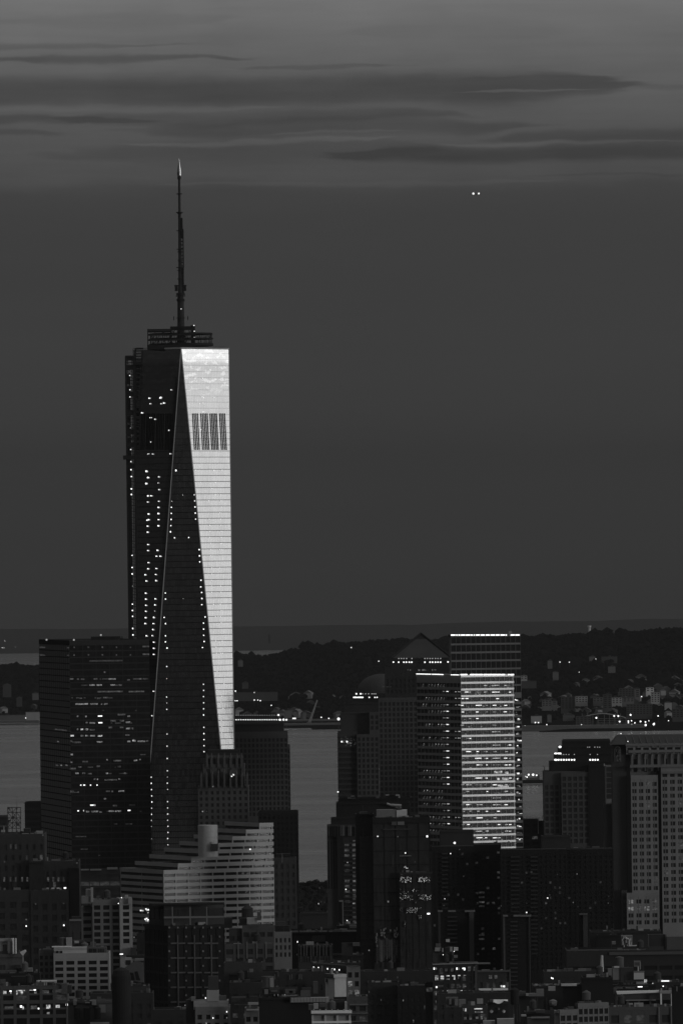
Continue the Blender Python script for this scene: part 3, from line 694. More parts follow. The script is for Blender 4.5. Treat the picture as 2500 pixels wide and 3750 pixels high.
# work lights glowing behind the glass, one per floor
L = dict(
 a=[(690, 618, 1), (409, 725, 1.2), (549, 722, 1.5), (556, 714, 1.3), (422, 795, 1.1), (562, 795, 1.1), (596, 786, 1.3), (316, 912, 1.3), (422, 973, 1.1), (443, 973, .8), (484, 993, 1.2), (662, 1135, 1.2), (431, 1284, 1), (400, 1434, .8), (390, 1439, .6), (453, 1438, 1), (677, 1434, 1.1),
    (372, 1658, 1.6), (393, 1738, 1.5), (532, 1729, 1.2), (370, 1815, 1.6), (523, 1807, .8), (535, 1892, 1.2), (393, 1972, 1.4), (434, 1971, 1.3), (390, 2050, 1.2), (531, 2041, 1.1), (746, 1647, 1.6), (693, 2040, .7), (980, 1958, 1.1), (986, 2036, 1.2), (833, 1961, .6),
    (157, 433, 1.2), (160, 617, 1.2), (160, 708, 1.2), (167, 1105, .8), (170, 1380, 1.2), (172, 1535, 1.2), (173, 1638, 1.4), (178, 1724, 1.4), (178, 1882, 1.4), (178, 1953, 1.4)],
 ab=[(1175, 357, 1), (1082, 470, 1.1), (1242, 484, .9), (1147, 517, .8), (1073, 708, 1), (1092, 718, 1.3), (1228, 716, 1), (1042, 797, 1), (1086, 786, .9), (1080, 900, 1), (1094, 898, 1), (1058, 1128, 1.1), (975, 1132, .6), (990, 1643, 1), (1224, 1647, 1.3), (1327, 1643, 1), (1052, 1797, .7),
     (1242, 1804, 1.3), (1199, 1878, .9), (1242, 1958, 1.2), (1312, 1960, .9), (1156, 2035, 1.2), (1316, 2036, 1.1)],
 b=[(x, y, 1.25) for x, y in [(187, 815), (188, 970), (188, 1052), (191, 1438), (191, 1519), (193, 1594), (195, 1749), (198, 1831), (400, 287), (403, 359), (383, 366), (388, 442), (388, 519), (526, 203), (525, 281), (527, 359), (526, 438), (688, 201), (687, 279), (685, 357),
    (681, 436), (677, 514), (728, 591), (909, 588), (394, 677), (392, 754), (398, 908), (394, 986), (358, 1063), (372, 1142), (364, 1298), (366, 1374), (367, 1453), (365, 1530), (363, 1611), (358, 1686), (374, 1843), (513, 751), (501, 826), (551, 826), (500, 983), (493, 1060),
    (496, 1138), (488, 1371), (483, 1448), (467, 1608), (462, 1687), (457, 1763), (449, 1841), (467, 1924), (466, 2002), (466, 2080), (611, 1296), (613, 1373), (596, 1608), (613, 1687), (613, 1843), (612, 1920), (633, 1999), (990, 197), (994, 275), (998, 353), (1043, 742),
    (1047, 821), (1050, 898), (1066, 1133), (1063, 1218), (1074, 1289), (1077, 1367), (1076, 1445), (1119, 1602), (1098, 1680), (1099, 1757), (1100, 1836), (1106, 1915), (1085, 1992)]] + [(191, 1207, .5), (483, 1527, .6), (838, 1368, .5)],
 bb=[(x, y, .95) for x, y in [(1320, 198), (1299, 272), (1309, 353), (1165, 353), (1172, 431), (1313, 431), (1173, 509), (1318, 509), (1170, 586), (1318, 587), (1180, 662), (1305, 665), (1320, 665), (1180, 741), (1299, 741), (1327, 743), (1183, 819), (1196, 975), (1297, 975), (1197, 1053),
    (1191, 1132), (1193, 1208), (1310, 1207), (1197, 1287), (1312, 1286), (1220, 1443), (1305, 1441), (1316, 1520), (1243, 1598), (1308, 1598), (1316, 1676), (1249, 1910), (1330, 1910), (1252, 1989), (1256, 2067), (1312, 2067), (1333, 2067)]],
 c=[(1104, 651, 1.1), (1093, 827, 1.1), (1085, 1268, 1.2), (1084, 1312, 1.3), (1087, 1357, 1.2), (1089, 1403, 1.2), (1090, 1446, 1.3), (1089, 1491, .7), (1086, 1535, 1.3), (1197, 473, 1.2), (1197, 560, .6), (1196, 692, 1.1), (1197, 735, .7), (1197, 781, 1.1), (1199, 958, 1.1), (1199, 1045, 1.1),
    (1200, 1134, 1.2), (1201, 1222, 1.1), (1201, 1267, .6), (1201, 1311, 1.2), (1203, 1356, .8), (1203, 1444, 1.1), (1203, 1489, .8), (1204, 1533, 1.1), (1460, 601, 1.2), (1461, 645, 1.2), (1460, 689, 1.2), (1461, 734, 1.2), (1461, 777, 1.2), (1461, 821, 1.3), (1463, 910, 1.2), (1463, 955, 1.3), (1464, 998, 1.3), (1464, 1042, 1.2), (1464, 1085, 1.2)],
 cb=[(x, y, .9) for x, y in [(1527, 28), (1562, 115)]],
 d=[(1360, 26, .9), (1357, 81, 1.3), (1355, 136, 1.3), (1354, 191, 1.3), (1356, 302, 1.2), (1354, 358, 1.2), (1354, 414, 1.2), (1504, 24, .9), (1504, 79, 1.1), (1504, 134, .9), (1507, 189, 1.1), (1507, 244, 1.1), (1504, 299, 1.2), (1506, 355, .9)],
 eb=[(x, y, .9) for x, y in [(183, 510), (232, 597), (183, 645), (217, 687), (211, 730), (225, 774), (198, 822), (212, 861), (216, 905), (214, 950)]])
TR = dict(a=(430, 1250, 3.4844), b=(430, 1800, 3.4844), c=(0, 2200, 1.96), d=(0, 2950, 2.45), e=(700, 2200, 1.96))
lamps = []
for k, lst in L.items():
    ox, oy, s_ = TR[k[0]]
    for x, y, r_ in lst:
        px, py = ox + x/s_, oy + y/s_
        if px < 489 and py < 2400:                        # on the hoist
            lamps.append((P(px, py, DT - 5.4), r_, 'lamp')); continue
        h_ = thit(px, py)
        if h_: lamps.append((h_[0] + h_[1]*.5, r_*(.85 if k[-1] == 'b' and len(k) > 1 else 1), 'lamp_on_glass' if len(k) > 1 else 'lamp'))
def orb(c, r): 
    q_ = MB(); q_.lathe((c[0], c[1]), [(r*.3, c[2] - r), (r*.85, c[2] - r*.5), (r, c[2]), (r*.85, c[2] + r*.5), (r*.3, c[2] + r)], 8); return q_
om = {}
for k in ('lamp', 'lamp_on_glass'):
    o_ = orb((0, 0, 0), .34); me = bpy.data.meshes.new('work_light'); me.from_pydata(o_.v, [], o_.f); me.materials.append(MATS[k]); om[k] = me
lamps.sort(key=lambda q_: -q_[1]); rest = MB()
for i, (p_, r_, k) in enumerate(lamps):
    if i < 100:
        o = bpy.data.objects.new('work_light', om[k]); COL.objects.link(o); o.parent = tower; o.location = p_ - tower.location; o.scale = (r_*random.uniform(.8, 1.1), r_, r_*random.uniform(.8, 1.25))
    else:
        o_ = orb(p_, .34*r_); rest.add(o_.v, o_.f)
rest.build('work_light', 'lamp_on_glass', tower, kind='stuff')
# roof, ring of platforms, scaffold, spire
sc_ = P(663, 1275, DT); SX, SY = cxw + .2, DT + A_
def zz(y): return pz(660, y, DT + A_)
Z5 = lambda x, y: (400 + x/3.136, 550 + y/3.136)
q = MB(); q.poly(Tc, ZT + .02, ZT + 1.0); q.build('roof', 'dark', tower)
q = MB()
for y0, y1, r_ in ((1258, 1268, 21), (1238.5, 1243, 21), (1220, 1225.5, 20.6)):
    q.lathe((SX, SY), [(r_ - 4.5, zz(y1)), (r_, zz(y1)), (r_, zz(y0)), (r_ - 4.5, zz(y0)), (r_ - 4.5, zz(y1))], 40)
q.build('platform_ring', 'black', tower); q = MB()
for i in range(48):
    an = 2*math.pi*i/48
    p_ = (SX + 20*math.cos(an), SY + 20*math.sin(an), ZT + 1); p2 = (SX + 20*math.cos(an + (.13 if i % 2 else -.13)), SY + 20*math.sin(an + (.13 if i % 2 else -.13)), zz(1222)); q.tube(p_, p2, .22, n=4)
q.build('strut', 'black', tower)
dq = DT + 10
def zbox(mb, x0, x1, y0, y1, d, dep, z=Z5):
    a = P(*z(x0, y0), d); b = P(*z(x1, y1), d); mb.box(a.x, b.x, d, d + dep, b.z, a.z)
q = MB()
zbox(q, 437, 450, 2050, 2280, dq, 1); zbox(q, 437, 990, 2235, 2282, dq, 34); zbox(q, 440, 985, 2170, 2182, dq, 1.5); zbox(q, 440, 985, 2108, 2122, dq + .1, 1.5)
zbox(q, 437, 712, 2052, 2088, dq, 2); zbox(q, 700, 985, 2022, 2062, dq + 14, 2); zbox(q, 935, 985, 2010, 2240, dq + 5, 3); zbox(q, 700, 720, 2040, 2240, dq + 3, 1)
for x in range(470, 940, 34): zbox(q, x, x + 5, 2060, 2240, dq + .3, .8)
random.seed(3)
for i in range(26):
    x = random.uniform(460, 930); y = random.choice((2062, 2125, 2185)); q.tube(P(*Z5(x, y), dq + .7), P(*Z5(x + random.choice((-26, 26)), y + 46), dq + .7), .3, n=4)
q.build('scaffold', 'black', tower)
q = MB(); zbox(q, 440, 700, 2058, 2075, dq - .5, .3); q.build('netting', 'dark', tower)
q = MB(); zbox(q, 828, 1180, 2258, 2264, DT + 22, 1); q.build('handrail', 'light', tower)
q = MB()
for x in (1200, 1222, 1262, 1275, 1300, 1322): zbox(q, x, x + 8, 2254, 2280, DT + 30, 1)
zbox(q, 1190, 1250, 2262, 2282, DT + 34, 2); q.build('roof_equipment', 'dark', tower)
for x, y in ((973, 2010), (977, 2077), (978, 2149), (978, 2218)):
    o = bpy.data.objects.new('work_light', om['lamp']); COL.objects.link(o); o.parent = tower; o.location = P(*Z5(x, y), dq + 4) - tower.location; o.scale = (.9,)*3
prof = [(88, 1.5), (125, 7), (200, 18), (250, 23.5), (288, 22)]
def zs(y): return zz(550 + y/3.136)
def lp(pr): return [(max(.15, r_/3.136/KT*1.0), zs(y)) for y, r_ in pr][::-1]
q = MB(); q.lathe((SX, SY), lp(prof), 12); q.build('beacon', 'bright_steel', tower)
q = MB(); q.lathe((SX, SY), lp([(289, 15), (300, 19), (332, 17), (336, 13), (700, 14.5), (712, 17), (900, 18), (1300, 21), (1550, 24), (1640, 29), (1700, 37), (1950, 40), (2250, 46)]), 12); q.build('spire_mast', 'dark', tower)
q = MB()
for y, r_, h_ in ((315, 21, 8), (498, 28, 10), (712, 35, 10), (722, 22, 12), (922, 33, 9), (1135, 34, 9), (1165, 29, 7), (1265, 27, 6), (1345, 40, 9), (1378, 32, 7), (1475, 32, 8), (1650, 44, 24), (1672, 50, 10), (1720, 41, 26), (1925, 48, 5)):
    R_ = r_/3.136/KT*1.15
    q.lathe((SX, SY), [(R_, zs(y + h_/2)), (R_, zs(y - h_/2))], 12)
q.build('ring', 'black', tower)
q = MB()                                                  # climbing mast on the right of the spire
for (ya, yb_, x0, x1) in ((775, 900, 14, 34), (900, 1000, 14, 44), (1000, 1340, 30, 44), (1340, 1640, 22, 40)):
    q.box(SX + x0/3.136/KT, SX + x1/3.136/KT, SY - 1.2, SY + 1.2, zs(yb_), zs(ya))
for y in range(960, 1640, 40): q.box(SX + .4, SX + 43/3.136/KT, SY - .8, SY + .8, zs(y + 12), zs(y))
q.build('climbing_mast', 'black', tower)
q = MB()
for s_ in (-1, 1):
    q.box(SX + s_*48/3.136/KT - 1, SX + s_*48/3.136/KT + 1, SY - 1, SY + 1, zs(1615), zs(1545)); q.box(SX - 4, SX + 4, SY - .3, SY + .3, zs(1560), zs(1550)); q.tube((SX + s_*4.6, SY, zs(1950)), (SX + s_*4.6, SY, zs(1905)), .3, n=5)
q.build('bracket', 'black', tower)
o = bpy.data.objects.new('work_light', om['lamp']); COL.objects.link(o); o.parent = tower; o.location = Vector((SX + .3, SY - 4, zs(1822))) - tower.location; o.scale = (.8,)*3
# construction hoists on the left corner
q = MB(); dh = DT - 5
def hx(mb, x0, x1, y0, y1, d=dh, dep=1.0): zbox(mb, x0, x1, y0, y1, d, dep, Z3)
def hcol(mb, xa, xb, ya, yb_, w=.45, d=dh):
    mb.tube(P(*Z3(xa, ya), d), P(*Z3(xb, yb_), d), w, n=4)
hbot = 4180
for (x, x2) in ((106, 158), (205, 258)): hcol(q, x, x2 + 0, 190, hbot, .9)
for (x, x2) in ((130, 178), (182, 232)): hcol(q, x, x2, 190, hbot, .3, dh + 3)
y = 190
while y < hbot:
    s_ = 12 + (y - 190)*.0128; hx(q, 98 + s_ - 10, 208 + s_ - 8, y, y + 9, dh - .6); 
    if y < 1450: hx(q, 195, 330 - (y > 700)*40, y + 26, y + 40, dh + 2)
    q.tube(P(*Z3(106 + s_ - 12, y), dh), P(*Z3(205 + s_ - 12, y + 60), dh), .2, n=4); y += 76
hcol(q, 228, 240, 90, 1390, .6, dh + 3); hcol(q, 318, 276, 110, 1390, .6, dh + 3)
q.build('construction_hoist', 'black', tower)
q = MB()
def hp(*a_):
    q_ = MB(); hx(q_, *a_); q_.build('hoist_platform', 'black', tower)
for (a_, b_, c_) in ((98, 210, 180), (100, 212, 300), (104, 216, 640), (108, 220, 880), (112, 224, 1120), (113, 225, 1290), (120, 236, 1560)):
    hp(a_, b_, c_, c_ + 62, dh - .2, .3)
hp(70, 235, 1456, 1506, dh - 3, 6); hp(225, 330, 80, 100, dh + 1, 3); hp(196, 320, 262, 296, dh - 1, 3)
for y in range(300, 700, 56): hp(232, 322 - y//12, y, y + 38, dh + 4, 1)
for y in range(850, 1380, 62): hp(244, 275, y, y + 40, dh + 4, 1)
q = MB()
for (y, x) in ((398, 118), (545, 120), (575, 160), (925, 122), (1040, 126), (1205, 130), (1225, 175)): hx(q, x, x + 34, y, y + 26, dh + 1.2, .3)
for y in (130, 165, 200): hx(q, 238, 300, y, y + 14, dh + 1.5, .3)
q.build('safety_netting', 'midl', tower)
q = MB(); hx(q, 120, 205, 400, 3900, dh + 4, 3); q.build('hoist_enclosure', 'dark', tower)
# ================================================================ the city
random.seed(11)
def zt(ox, oy, s_): return lambda x, y: (ox + x/s_, oy + y/s_)
ZA = zt(0, 2200, 1.96); ZB_ = zt(700, 2200, 1.96); ZC = zt(1200, 2250, 1.96); ZD = zt(1800, 2200, 2.24)
ZE = zt(0, 2950, 2.45); ZF = zt(400, 2950, 2.24); ZG = zt(900, 2950, 2.24); ZH = zt(1400, 2950, 2.6133); ZI = zt(1900, 2950, 2.6133)
def V(b, z, xl, xc, xr, yt, *a, **k): return b.vol(z(xl, 0)[0], z(xc, 0)[0], z(xr, 0)[0], z(0, yt)[1], *a, **k)
def R(b, z, x0, x1, y0, y1, m, **k):
    a = z(x0, y0); c = z(x1, y1); return b.rbox(a[0], c[0], a[1], c[1], m, **k)
def T(b, z, x0, x1, y0, y1, m, **k):
    a = z(x0, y0); c = z(x1, y1); return b.tank(a[0], c[0], a[1], c[1], m, **k)
def SG(b, z, x0, x1, y, h, m, face='r', **k):
    a = z(x0, y); c = z(x1, y); return b.seg(a[0], c[0], a[1], h, m, face, **k)

# ---- big dark office slab on the left
b = Bld('office_tower', 'big black glass office slab left of the tallest tower, with scattered lit offices', 250, 5790, 'skyscraper')
q = b.vol(142, 254, 546, 2346, 10, fr=fac('ribbon', 8.9, 4.0, 1, .80, 'dark', 'glassk', tp=2.5, mull=.35, maxn=60, depth=.25), fl=fac('ribbon', 8.9, 4.0, 1, .84, 'soot', 'glassk', tp=2.5, mull=.2, maxn=30, depth=.25), ylo=3250)
segs = [(500,528,562,1),(552,566,563,1),(580,606,563,1),(672,700,562,1),(716,724,563,1),(780,830,563,2),(912,932,570,1),(955,1015,562,1),(1025,1050,562,1),(640,682,606,2),(692,732,606,2),(792,826,606,2),(852,876,606,1),
 (700,882,653,1),(922,1035,653,1),(696,718,702,1),(740,778,697,1),(570,590,700,1),(540,632,742,2),(646,702,742,2),(724,736,742,2),(745,774,742,2),(552,562,832,2),(610,622,832,2),(702,734,829,5),(914,934,830,3),(845,900,818,1),
 (616,630,876,2),(644,682,878,3),(706,734,877,5),(792,832,863,1),(860,890,863,1),(904,934,874,3),(552,562,924,2),(578,598,925,4),(612,634,924,4),(645,680,928,1),(780,805,911,1),(860,886,911,1),(904,936,918,3),(946,956,918,2),
 (504,530,970,4),(578,598,970,3),(612,634,970,3),(645,682,970,3),(702,734,971,4),(900,930,965,1),(505,520,1010,1),(530,580,1018,1),(695,734,1015,2),(914,936,1012,2),(950,972,1006,4),(988,1040,1010,2),(1045,1065,1008,1),
 (506,524,1105,2),(764,774,1143,2),(815,870,1150,1),(960,985,1147,2),(1000,1010,1140,2),(590,632,1157,1),(505,520,1160,3),(500,545,1207,1),(540,565,1240,2),(590,612,1240,1),(630,658,1243,1),(760,776,1240,2),(890,902,1240,3),(560,584,1195,1),(694,718,1190,1),(845,866,1192,1),
 (674,684,1282,3),(696,704,1284,2),(850,864,1282,3),(750,840,1288,1),(576,584,1325,5),(597,612,1325,5),(646,654,1325,5),(693,700,1325,5),(760,790,1370,1),(800,812,1370,1),(850,892,1368,2),(505,530,1370,1),(556,566,1375,1),
 (648,672,1469,5),(678,685,1469,4),(745,762,1423,2),(810,840,1472,1),(556,566,1510,5),(597,603,1509,4),(617,640,1515,2),(655,705,1515,2),(714,732,1518,2),(780,820,1512,2),(826,870,1512,2),(916,936,1507,5),
 (528,536,335,1),(630,640,335,1),(730,740,335,1),(832,840,335,1),(933,940,335,1),(1022,1070,329,1),(1024,1070,385,1),(528,536,390,1),(630,640,390,1),(730,740,390,1),(832,840,390,1),(933,940,390,1),(746,758,513,2),(640,880,432,0)]
LV = {0: 'lit0', 1: 'lit1', 2: 'lit2', 3: 'lit2', 4: 'lit3', 5: 'lit4'}
mat('lit0', .05, emit=.018, kind='flicker'); mat('lit5', .1, emit=1.9)
for x0, x1, y, l in segs: SG(b, ZA, x0, x1, y, 5.2 if l < 5 else 4, LV[l], last=q, name='lit_office')
for x0, x1, y, l in [(395, 480, 928, 1), (435, 445, 1183, 2), (470, 484, 1183, 3), (400, 420, 1183, 1), (410, 422, 1012, 2), (284, 325, 335, 1), (284, 325, 391, 1), (482, 497, 338, 1), (484, 496, 393, 1)]: SG(b, ZA, x0, x1, y, 4.5, LV[l], 'l', last=q, name='lit_office')
for i in range(40):
    x = random.uniform(505, 1050); y = 517 + 45.3*random.randrange(0, 36); SG(b, ZA, x, x + random.uniform(8, 50), y, 5, 'lit0', last=q, name='lit_office')
b.rbox(333, 436, 2332, 2346, 'black', dd=15, back=20); b.pole(440, 2330, 2346, .4, 'black'); b.pole(447, 2330, 2346, .4, 'black')
for x, y in ((334, 281), (530, 282), (724, 247)):
    a = ZA(x, y); o = bpy.data.objects.new('roof_lamp', lmd); COL.objects.link(o); o.parent = b.root; o.location = P(a[0], a[1], 5786) - b.root.location; o.scale = (.6,)*3
b.finish()
b = Bld('office_building', 'low black annex at the left foot of the big dark slab', 110, 6150)
b.vol(90, 90, 150, 2939, fr=fac('ribbon', 9, 4, 1, .5, 'black', 'glassd', maxn=8), depth=30); b.finish()

# ---- left edge: scaffolded roof and the stepped brick block
b = Bld('scaffold_tower', 'open steel scaffold frame on a roof at the far left, seen against the water', 52, 5300, 'scaffold')
q = b.part('frame', 'dark2')
for x in (28, 45, 60, 76):
    for dd in (0, 8): q.tube(P(x, 3062, 5300 + dd), P(x, 2957, 5300 + dd), .28, n=4)
for y in (2958, 2976, 2996, 3014, 3034):
    for dd in (0, 8): q.tube(P(27, y, 5300 + dd), P(77, y, 5300 + dd), .3, n=4)
for i in range(26):
    x = random.choice((28, 45, 60)); y = random.choice((2958, 2976, 2996, 3014)); q.tube(P(x, y, 5300), P(x + 16, y + 19, 5300), .18, n=4) if random.random() < .5 else q.tube(P(x + 16, y, 5300), P(x, y + 19, 5300), .18, n=4)
b.pole(62, 2915, 2960, .12, 'mid', dd=2); q = b.part('plank', 'mid')
for x0, x1, y0, y1 in ((28, 36, 2957, 2965), (58, 64, 2957, 2966), (46, 54, 2990, 3000), (30, 40, 3004, 3010), (60, 72, 3016, 3026)):
    a = P(x0, y0, 5304); c = P(x1, y1, 5304); q.box(a.x, c.x, 5304, 5305, c.z, a.z)
q = b.part('base', 'black'); a = P(22, 3050, 5298); c = P(90, 3200, 5298); q.box(a.x, c.x, 5298, 5312, 3 - drop(5300), a.z); b.finish()
b = Bld('brick_building', 'low dark block with a flat canopy at the far left edge, beside the scaffold', 10, 5290)
b.vol(-60, -60, 26, 2996, fr=fac('grid', 4, 4, .5, .5, 'dark', 'glassd', maxn=10), ylo=3060, depth=20)
b.rbox(-50, 27, 2988, 2994, 'dark2', name='canopy', dd=-1, back=12); b.rbox(4, 18, 3041, 3058, 'light', dd=-14, back=4, name='plant_box'); b.rbox(-30, 24, 3024, 3030, 'mid', dd=-2, back=1, name='ledge')
b.pole(14, 3026, 3042, .4, 'light', dd=-13); b.finish()
b = Bld('stepped_building', 'stepped dark brick tower block with pale windows, in front of the big black slab', 90, 5150)
g1 = fac('grid', 4.0, 6.0, .38, .5, 'dark2', 'glassd', tp=3, lit={'blind': .05, 'lit1': .03}, maxn=50)
b.vol(-70, -70, 163, 3057, fr=g1, ylo=3700, depth=40)
b.vol(160, 160, 288, 3155, fr=g1, ylo=3700, depth=34, d=5146)
b.vol(106, 106, 160, 3155, wall='dark', depth=8, d=5143.5); b.vol(252, 252, 289, 3180, wall='black', depth=6, d=5142, yb=3372)
b.vol(-60, -60, 112, 3262, fr=fac('grid', 7, 6.2, .55, .55, 'dark2', 'glassd', tp=4, maxn=20), ylo=3600, depth=6, d=5139)
b.vol(112, 112, 250, 3262, fr=fac('grid', 6, 6.2, .5, .55, 'dark2', 'glassd', tp=5, maxn=20), ylo=3600, depth=6, d=5138)
for z_, y0, xs in ((ZE, 665, (38, 95, 142, 198, 245, 432, 478, 525, 570)), (ZE, 370, (96, 142))):
    for x in xs: a = z_(x, y0); b.rbox(a[0] - 3.4, a[0] + 3.4, a[1] - 8, a[1] + 8, 'lit0' if y0 == 370 or x in (95, 142, 570) else 'lit1', name='window', dd=-6.4 if x < 260 else -10.2, back=.15, label='pale lit window')
for x0, x1 in ((412, 440), (462, 490), (508, 538)): a = ZE(x0, 741); c = ZE(x1, 747); b.rbox(a[0], c[0], a[1], c[1], 'lit2', name='ledge_light', dd=-14, back=.15)
a = ZE(572, 736); c = ZE(594, 750); b.rbox(a[0], c[0], a[1], c[1], 'lit4', name='ledge_light', dd=-14, back=.15)
for x, y, k in ((385, 268, 'lit1'), (40, 507, 'lit1'), (570, 882, 'lit1'), (320, 886, 'lit1'), (235, 1085, 'lit4'), (573, 1078, 'lit5'), (236, 1026, 'lit2'), (690, 520, 'lit1')):
    a = ZE(x, y); b.rbox(a[0] - 2.4, a[0] + 2.4, a[1] - 2.6, a[1] + 2.6, k, name='lamp_and_highlight', dd=-13.5, back=.4)  # glowing chips: wall lamps, plus highlights added along the right edges
b.rbox(86, 110, 3036, 3057, 'dark', dd=6, back=12); b.rbox(240, 266, 3152, 3156, 'midl', dd=-2, back=2, name='ledge'); b.finish()
b = Bld('brick_building', 'windowless dark block wedged between the stepped brick block and the pale gridded loft', 290, 5050)
b.vol(253, 253, 336, 3374, fr=fac('grid', 4, 20, .12, .8, 'dark2', 'dark', tp=2, maxn=12), ylo=3640, depth=22)
b.rbox(254, 334, 3368, 3374, 'midl', name='parapet', dd=-1, back=1); b.rbox(262, 330, 3358, 3370, 'dark', dd=5, back=5); b.finish()
b = Bld('office_building', 'low dark block with a broken pale roof edge below the big black slab', 360, 5400)
b.vol(289, 289, 440, 3187, fr=fac('ribbon', 6, 4, 1, .6, 'dark', 'glassd', lit={'lit0': .3}, mull=.4, maxn=20), depth=20, ylo=3500)
for x0, x1 in ((296, 325), (330, 371), (392, 430)): b.rbox(x0, x1, 3184 - (x0 > 380)*6, 3189 - (x0 > 380)*4, 'midl', name='roof_edge', dd=-2, back=2)
b.finish()

# ---- pale lofts, lower left
b = Bld('loft_building', 'pale gridded loft behind the bright one, with a tall dark-windowed end bay', 400, 4900)
b.vol(298, 298, 340, 3322, fr=fac('grid', 7, 3.9, .7, .5, 'midl', 'glass', tp=1.4, maxn=10), ylo=3480, depth=14, d=4904)
b.vol(338, 338, 440, 3296, fr=fac('grid', 5.1, 3.62, .68, .66, 'midl', 'glass', tp=1.9, maxn=60), ylo=3560, depth=22)
b.vol(438, 438, 484, 3292, 6, fr=fac('grid', 6.6, 3.62, .5, .66, 'light', 'glass', tp=2.4, maxn=40), ylo=3480, depth=20, d=4896)
b.rbox(298, 337, 3284, 3310, 'midl', name='roof_house', dd=0, back=10); b.rbox(314, 333, 3258, 3284, 'light', name='water_tank_house', dd=1, back=6); b.rbox(332, 341, 3252, 3305, 'light', name='chimney', dd=-1, back=3)
b.rbox(470, 482, 3287, 3312, 'light', name='chimney', dd=-6, back=3); b.rbox(352, 368, 3283, 3290, 'mid', dd=6, back=4, name='vent'); b.rbox(386, 404, 3278, 3291, 'mid', dd=6, back=4, name='vent')
for x, y, k in ((1062, 882, 'lit5'), (1090, 830, 'lit4')): a = ZE(x, y); b.rbox(a[0] - 1.6, a[0] + 1.6, a[1] - 1.6, a[1] + 1.6, k, name='roof_lamp', dd=-8, back=.5)
b.rbox(478, 498, 3472, 3500, 'dark2', dd=-8, back=4); b.finish()
b = Bld('loft_building', 'bright pale loft with five columns of wide dark windows, lower left', 300, 4500)
b.vol(142, 142, 197, 3481, fr=fac('grid', 2.5, 3.1, .6, .6, 'mid', 'glassd', tp=1.6, maxn=40), ylo=3740, depth=16, d=4506)
b.vol(196, 196, 400, 3493, fr=fac('grid', 5.15, 3.12, .72, .60, 'light', 'glass', tp=2.6, lit={'blind': .07}, maxn=60), ylo=3790, depth=24)
b.vol(197, 197, 317, 3469, wall='pale', yb=3494, depth=12, d=4500.5, roof='roofl')
b.rbox(318, 390, 3471, 3494, 'mid', name='roof_house', dd=2, back=8)
for x in (325, 340, 360, 366, 372, 378): b.rbox(x, x + (13 if x < 345 else 3), 3476, 3490, 'black', name='roof_window', dd=1.8, back=.3)
for x in (512, 550): a = ZE(x, 1325); b.rbox(a[0] - 4, a[0] + 4, a[1] - 7, a[1] + 7, 'black', name='roof_window', dd=.2, back=.6)
b.rbox(242, 263, 3436, 3470, 'light', name='chimney', dd=3, back=4); b.tank(217, 242, 3434, 3469, 'mid', dd=4, cone=.12); b.rbox(266, 306, 3445, 3468, 'dark2', dd=7, back=5); b.rbox(272, 289, 3447, 3456, 'lit1', name='skylight', dd=6.6, back=.3)
b.rbox(190, 262, 3466.5, 3469.5, 'white', name='parapet', dd=-.4, back=.4)
for x, w in ((330, 9), (345, 6)): b.rbox(x, x + w, 3452, 3468, 'mid', dd=4, back=3, name='vent')
b.finish()
b = Bld('loft_building', 'long low loft at the bottom left with lights burning behind its wide windows', 120, 4180)
b.vol(-90, -90, 246, 3614, 0, fr=fac('grid', 5.75, 6.6, .78, .75, 'mid', 'glass', tp=.05, lit={'lit0': .25}, maxn=60), depth=26)
for x0, x1, y0, y1, k in [(28, 58, 1668, 1696, 'lit3'), (85, 104, 1664, 1674, 'lit5'), (92, 104, 1676, 1694, 'lit3'), (140, 158, 1662, 1700, 'lit3'), (160, 222, 1660, 1668, 'lit3'), (186, 206, 1672, 1696, 'lit3'), (254, 300, 1658, 1664, 'lit3'), (256, 264, 1666, 1698, 'lit2'), (302, 322, 1650, 1664, 'lit5'), (306, 328, 1670, 1690, 'lit2'),
                          (366, 440, 1660, 1690, 'lit1'), (474, 484, 1645, 1652, 'lit5'), (474, 488, 1722, 1746, 'lit4'), (180, 198, 1798, 1816, 'lit5'), (196, 214, 1808, 1836, 'lit3'), (42, 120, 1806, 1830, 'lit1'), (276, 330, 1800, 1830, 'lit1'), (340, 352, 1820, 1832, 'lit5'), (414, 452, 1792, 1826, 'lit3'), (484, 494, 1784, 1792, 'lit5'),
                          (486, 536, 1794, 1818, 'lit3'), (590, 620, 1782, 1800, 'lit4'), (596, 604, 1856, 1866, 'lit3'), (420, 446, 1858, 1886, 'lit2'), (470, 500, 1662, 1690, 'lit1')]:
    a = ZE(x0, y0); c = ZE(x1, y1); b.rbox(a[0], c[0], a[1], c[1], k, name='lit_window', dd=.1, back=.2, label='lit part of a window')
for y in (3641, 3694): b.rbox(-80, 245, y, y + 4, 'mid', name='transom', dd=.35, back=.12)
q = b.part('pergola', 'pale')
for x in (134, 163, 170, 205): a = P(x, 3597, 4186); c = P(x, 3616, 4186); q.box(a.x - .3, a.x + .3, 4186, 4186.6, c.z, a.z)
a = P(133, 3593.5, 4185); c = P(206, 3598, 4185); q.box(a.x, c.x, 4185, 4192, c.z, a.z)
b.rbox(225, 246, 3604, 3642, 'mid', name='chimney', dd=-1, back=4); b.rbox(40, 120, 3578, 3614, 'black', dd=12, back=8); b.rbox(248, 262, 3610, 3640, 'dark2', dd=3, back=8); b.finish()
b = Bld('loft_building', 'grey roof terrace block with arched doors at the bottom, right of the lit loft', 330, 4120)
b.vol(248, 248, 420, 3668, wall='mid', depth=16, roof='roofl')
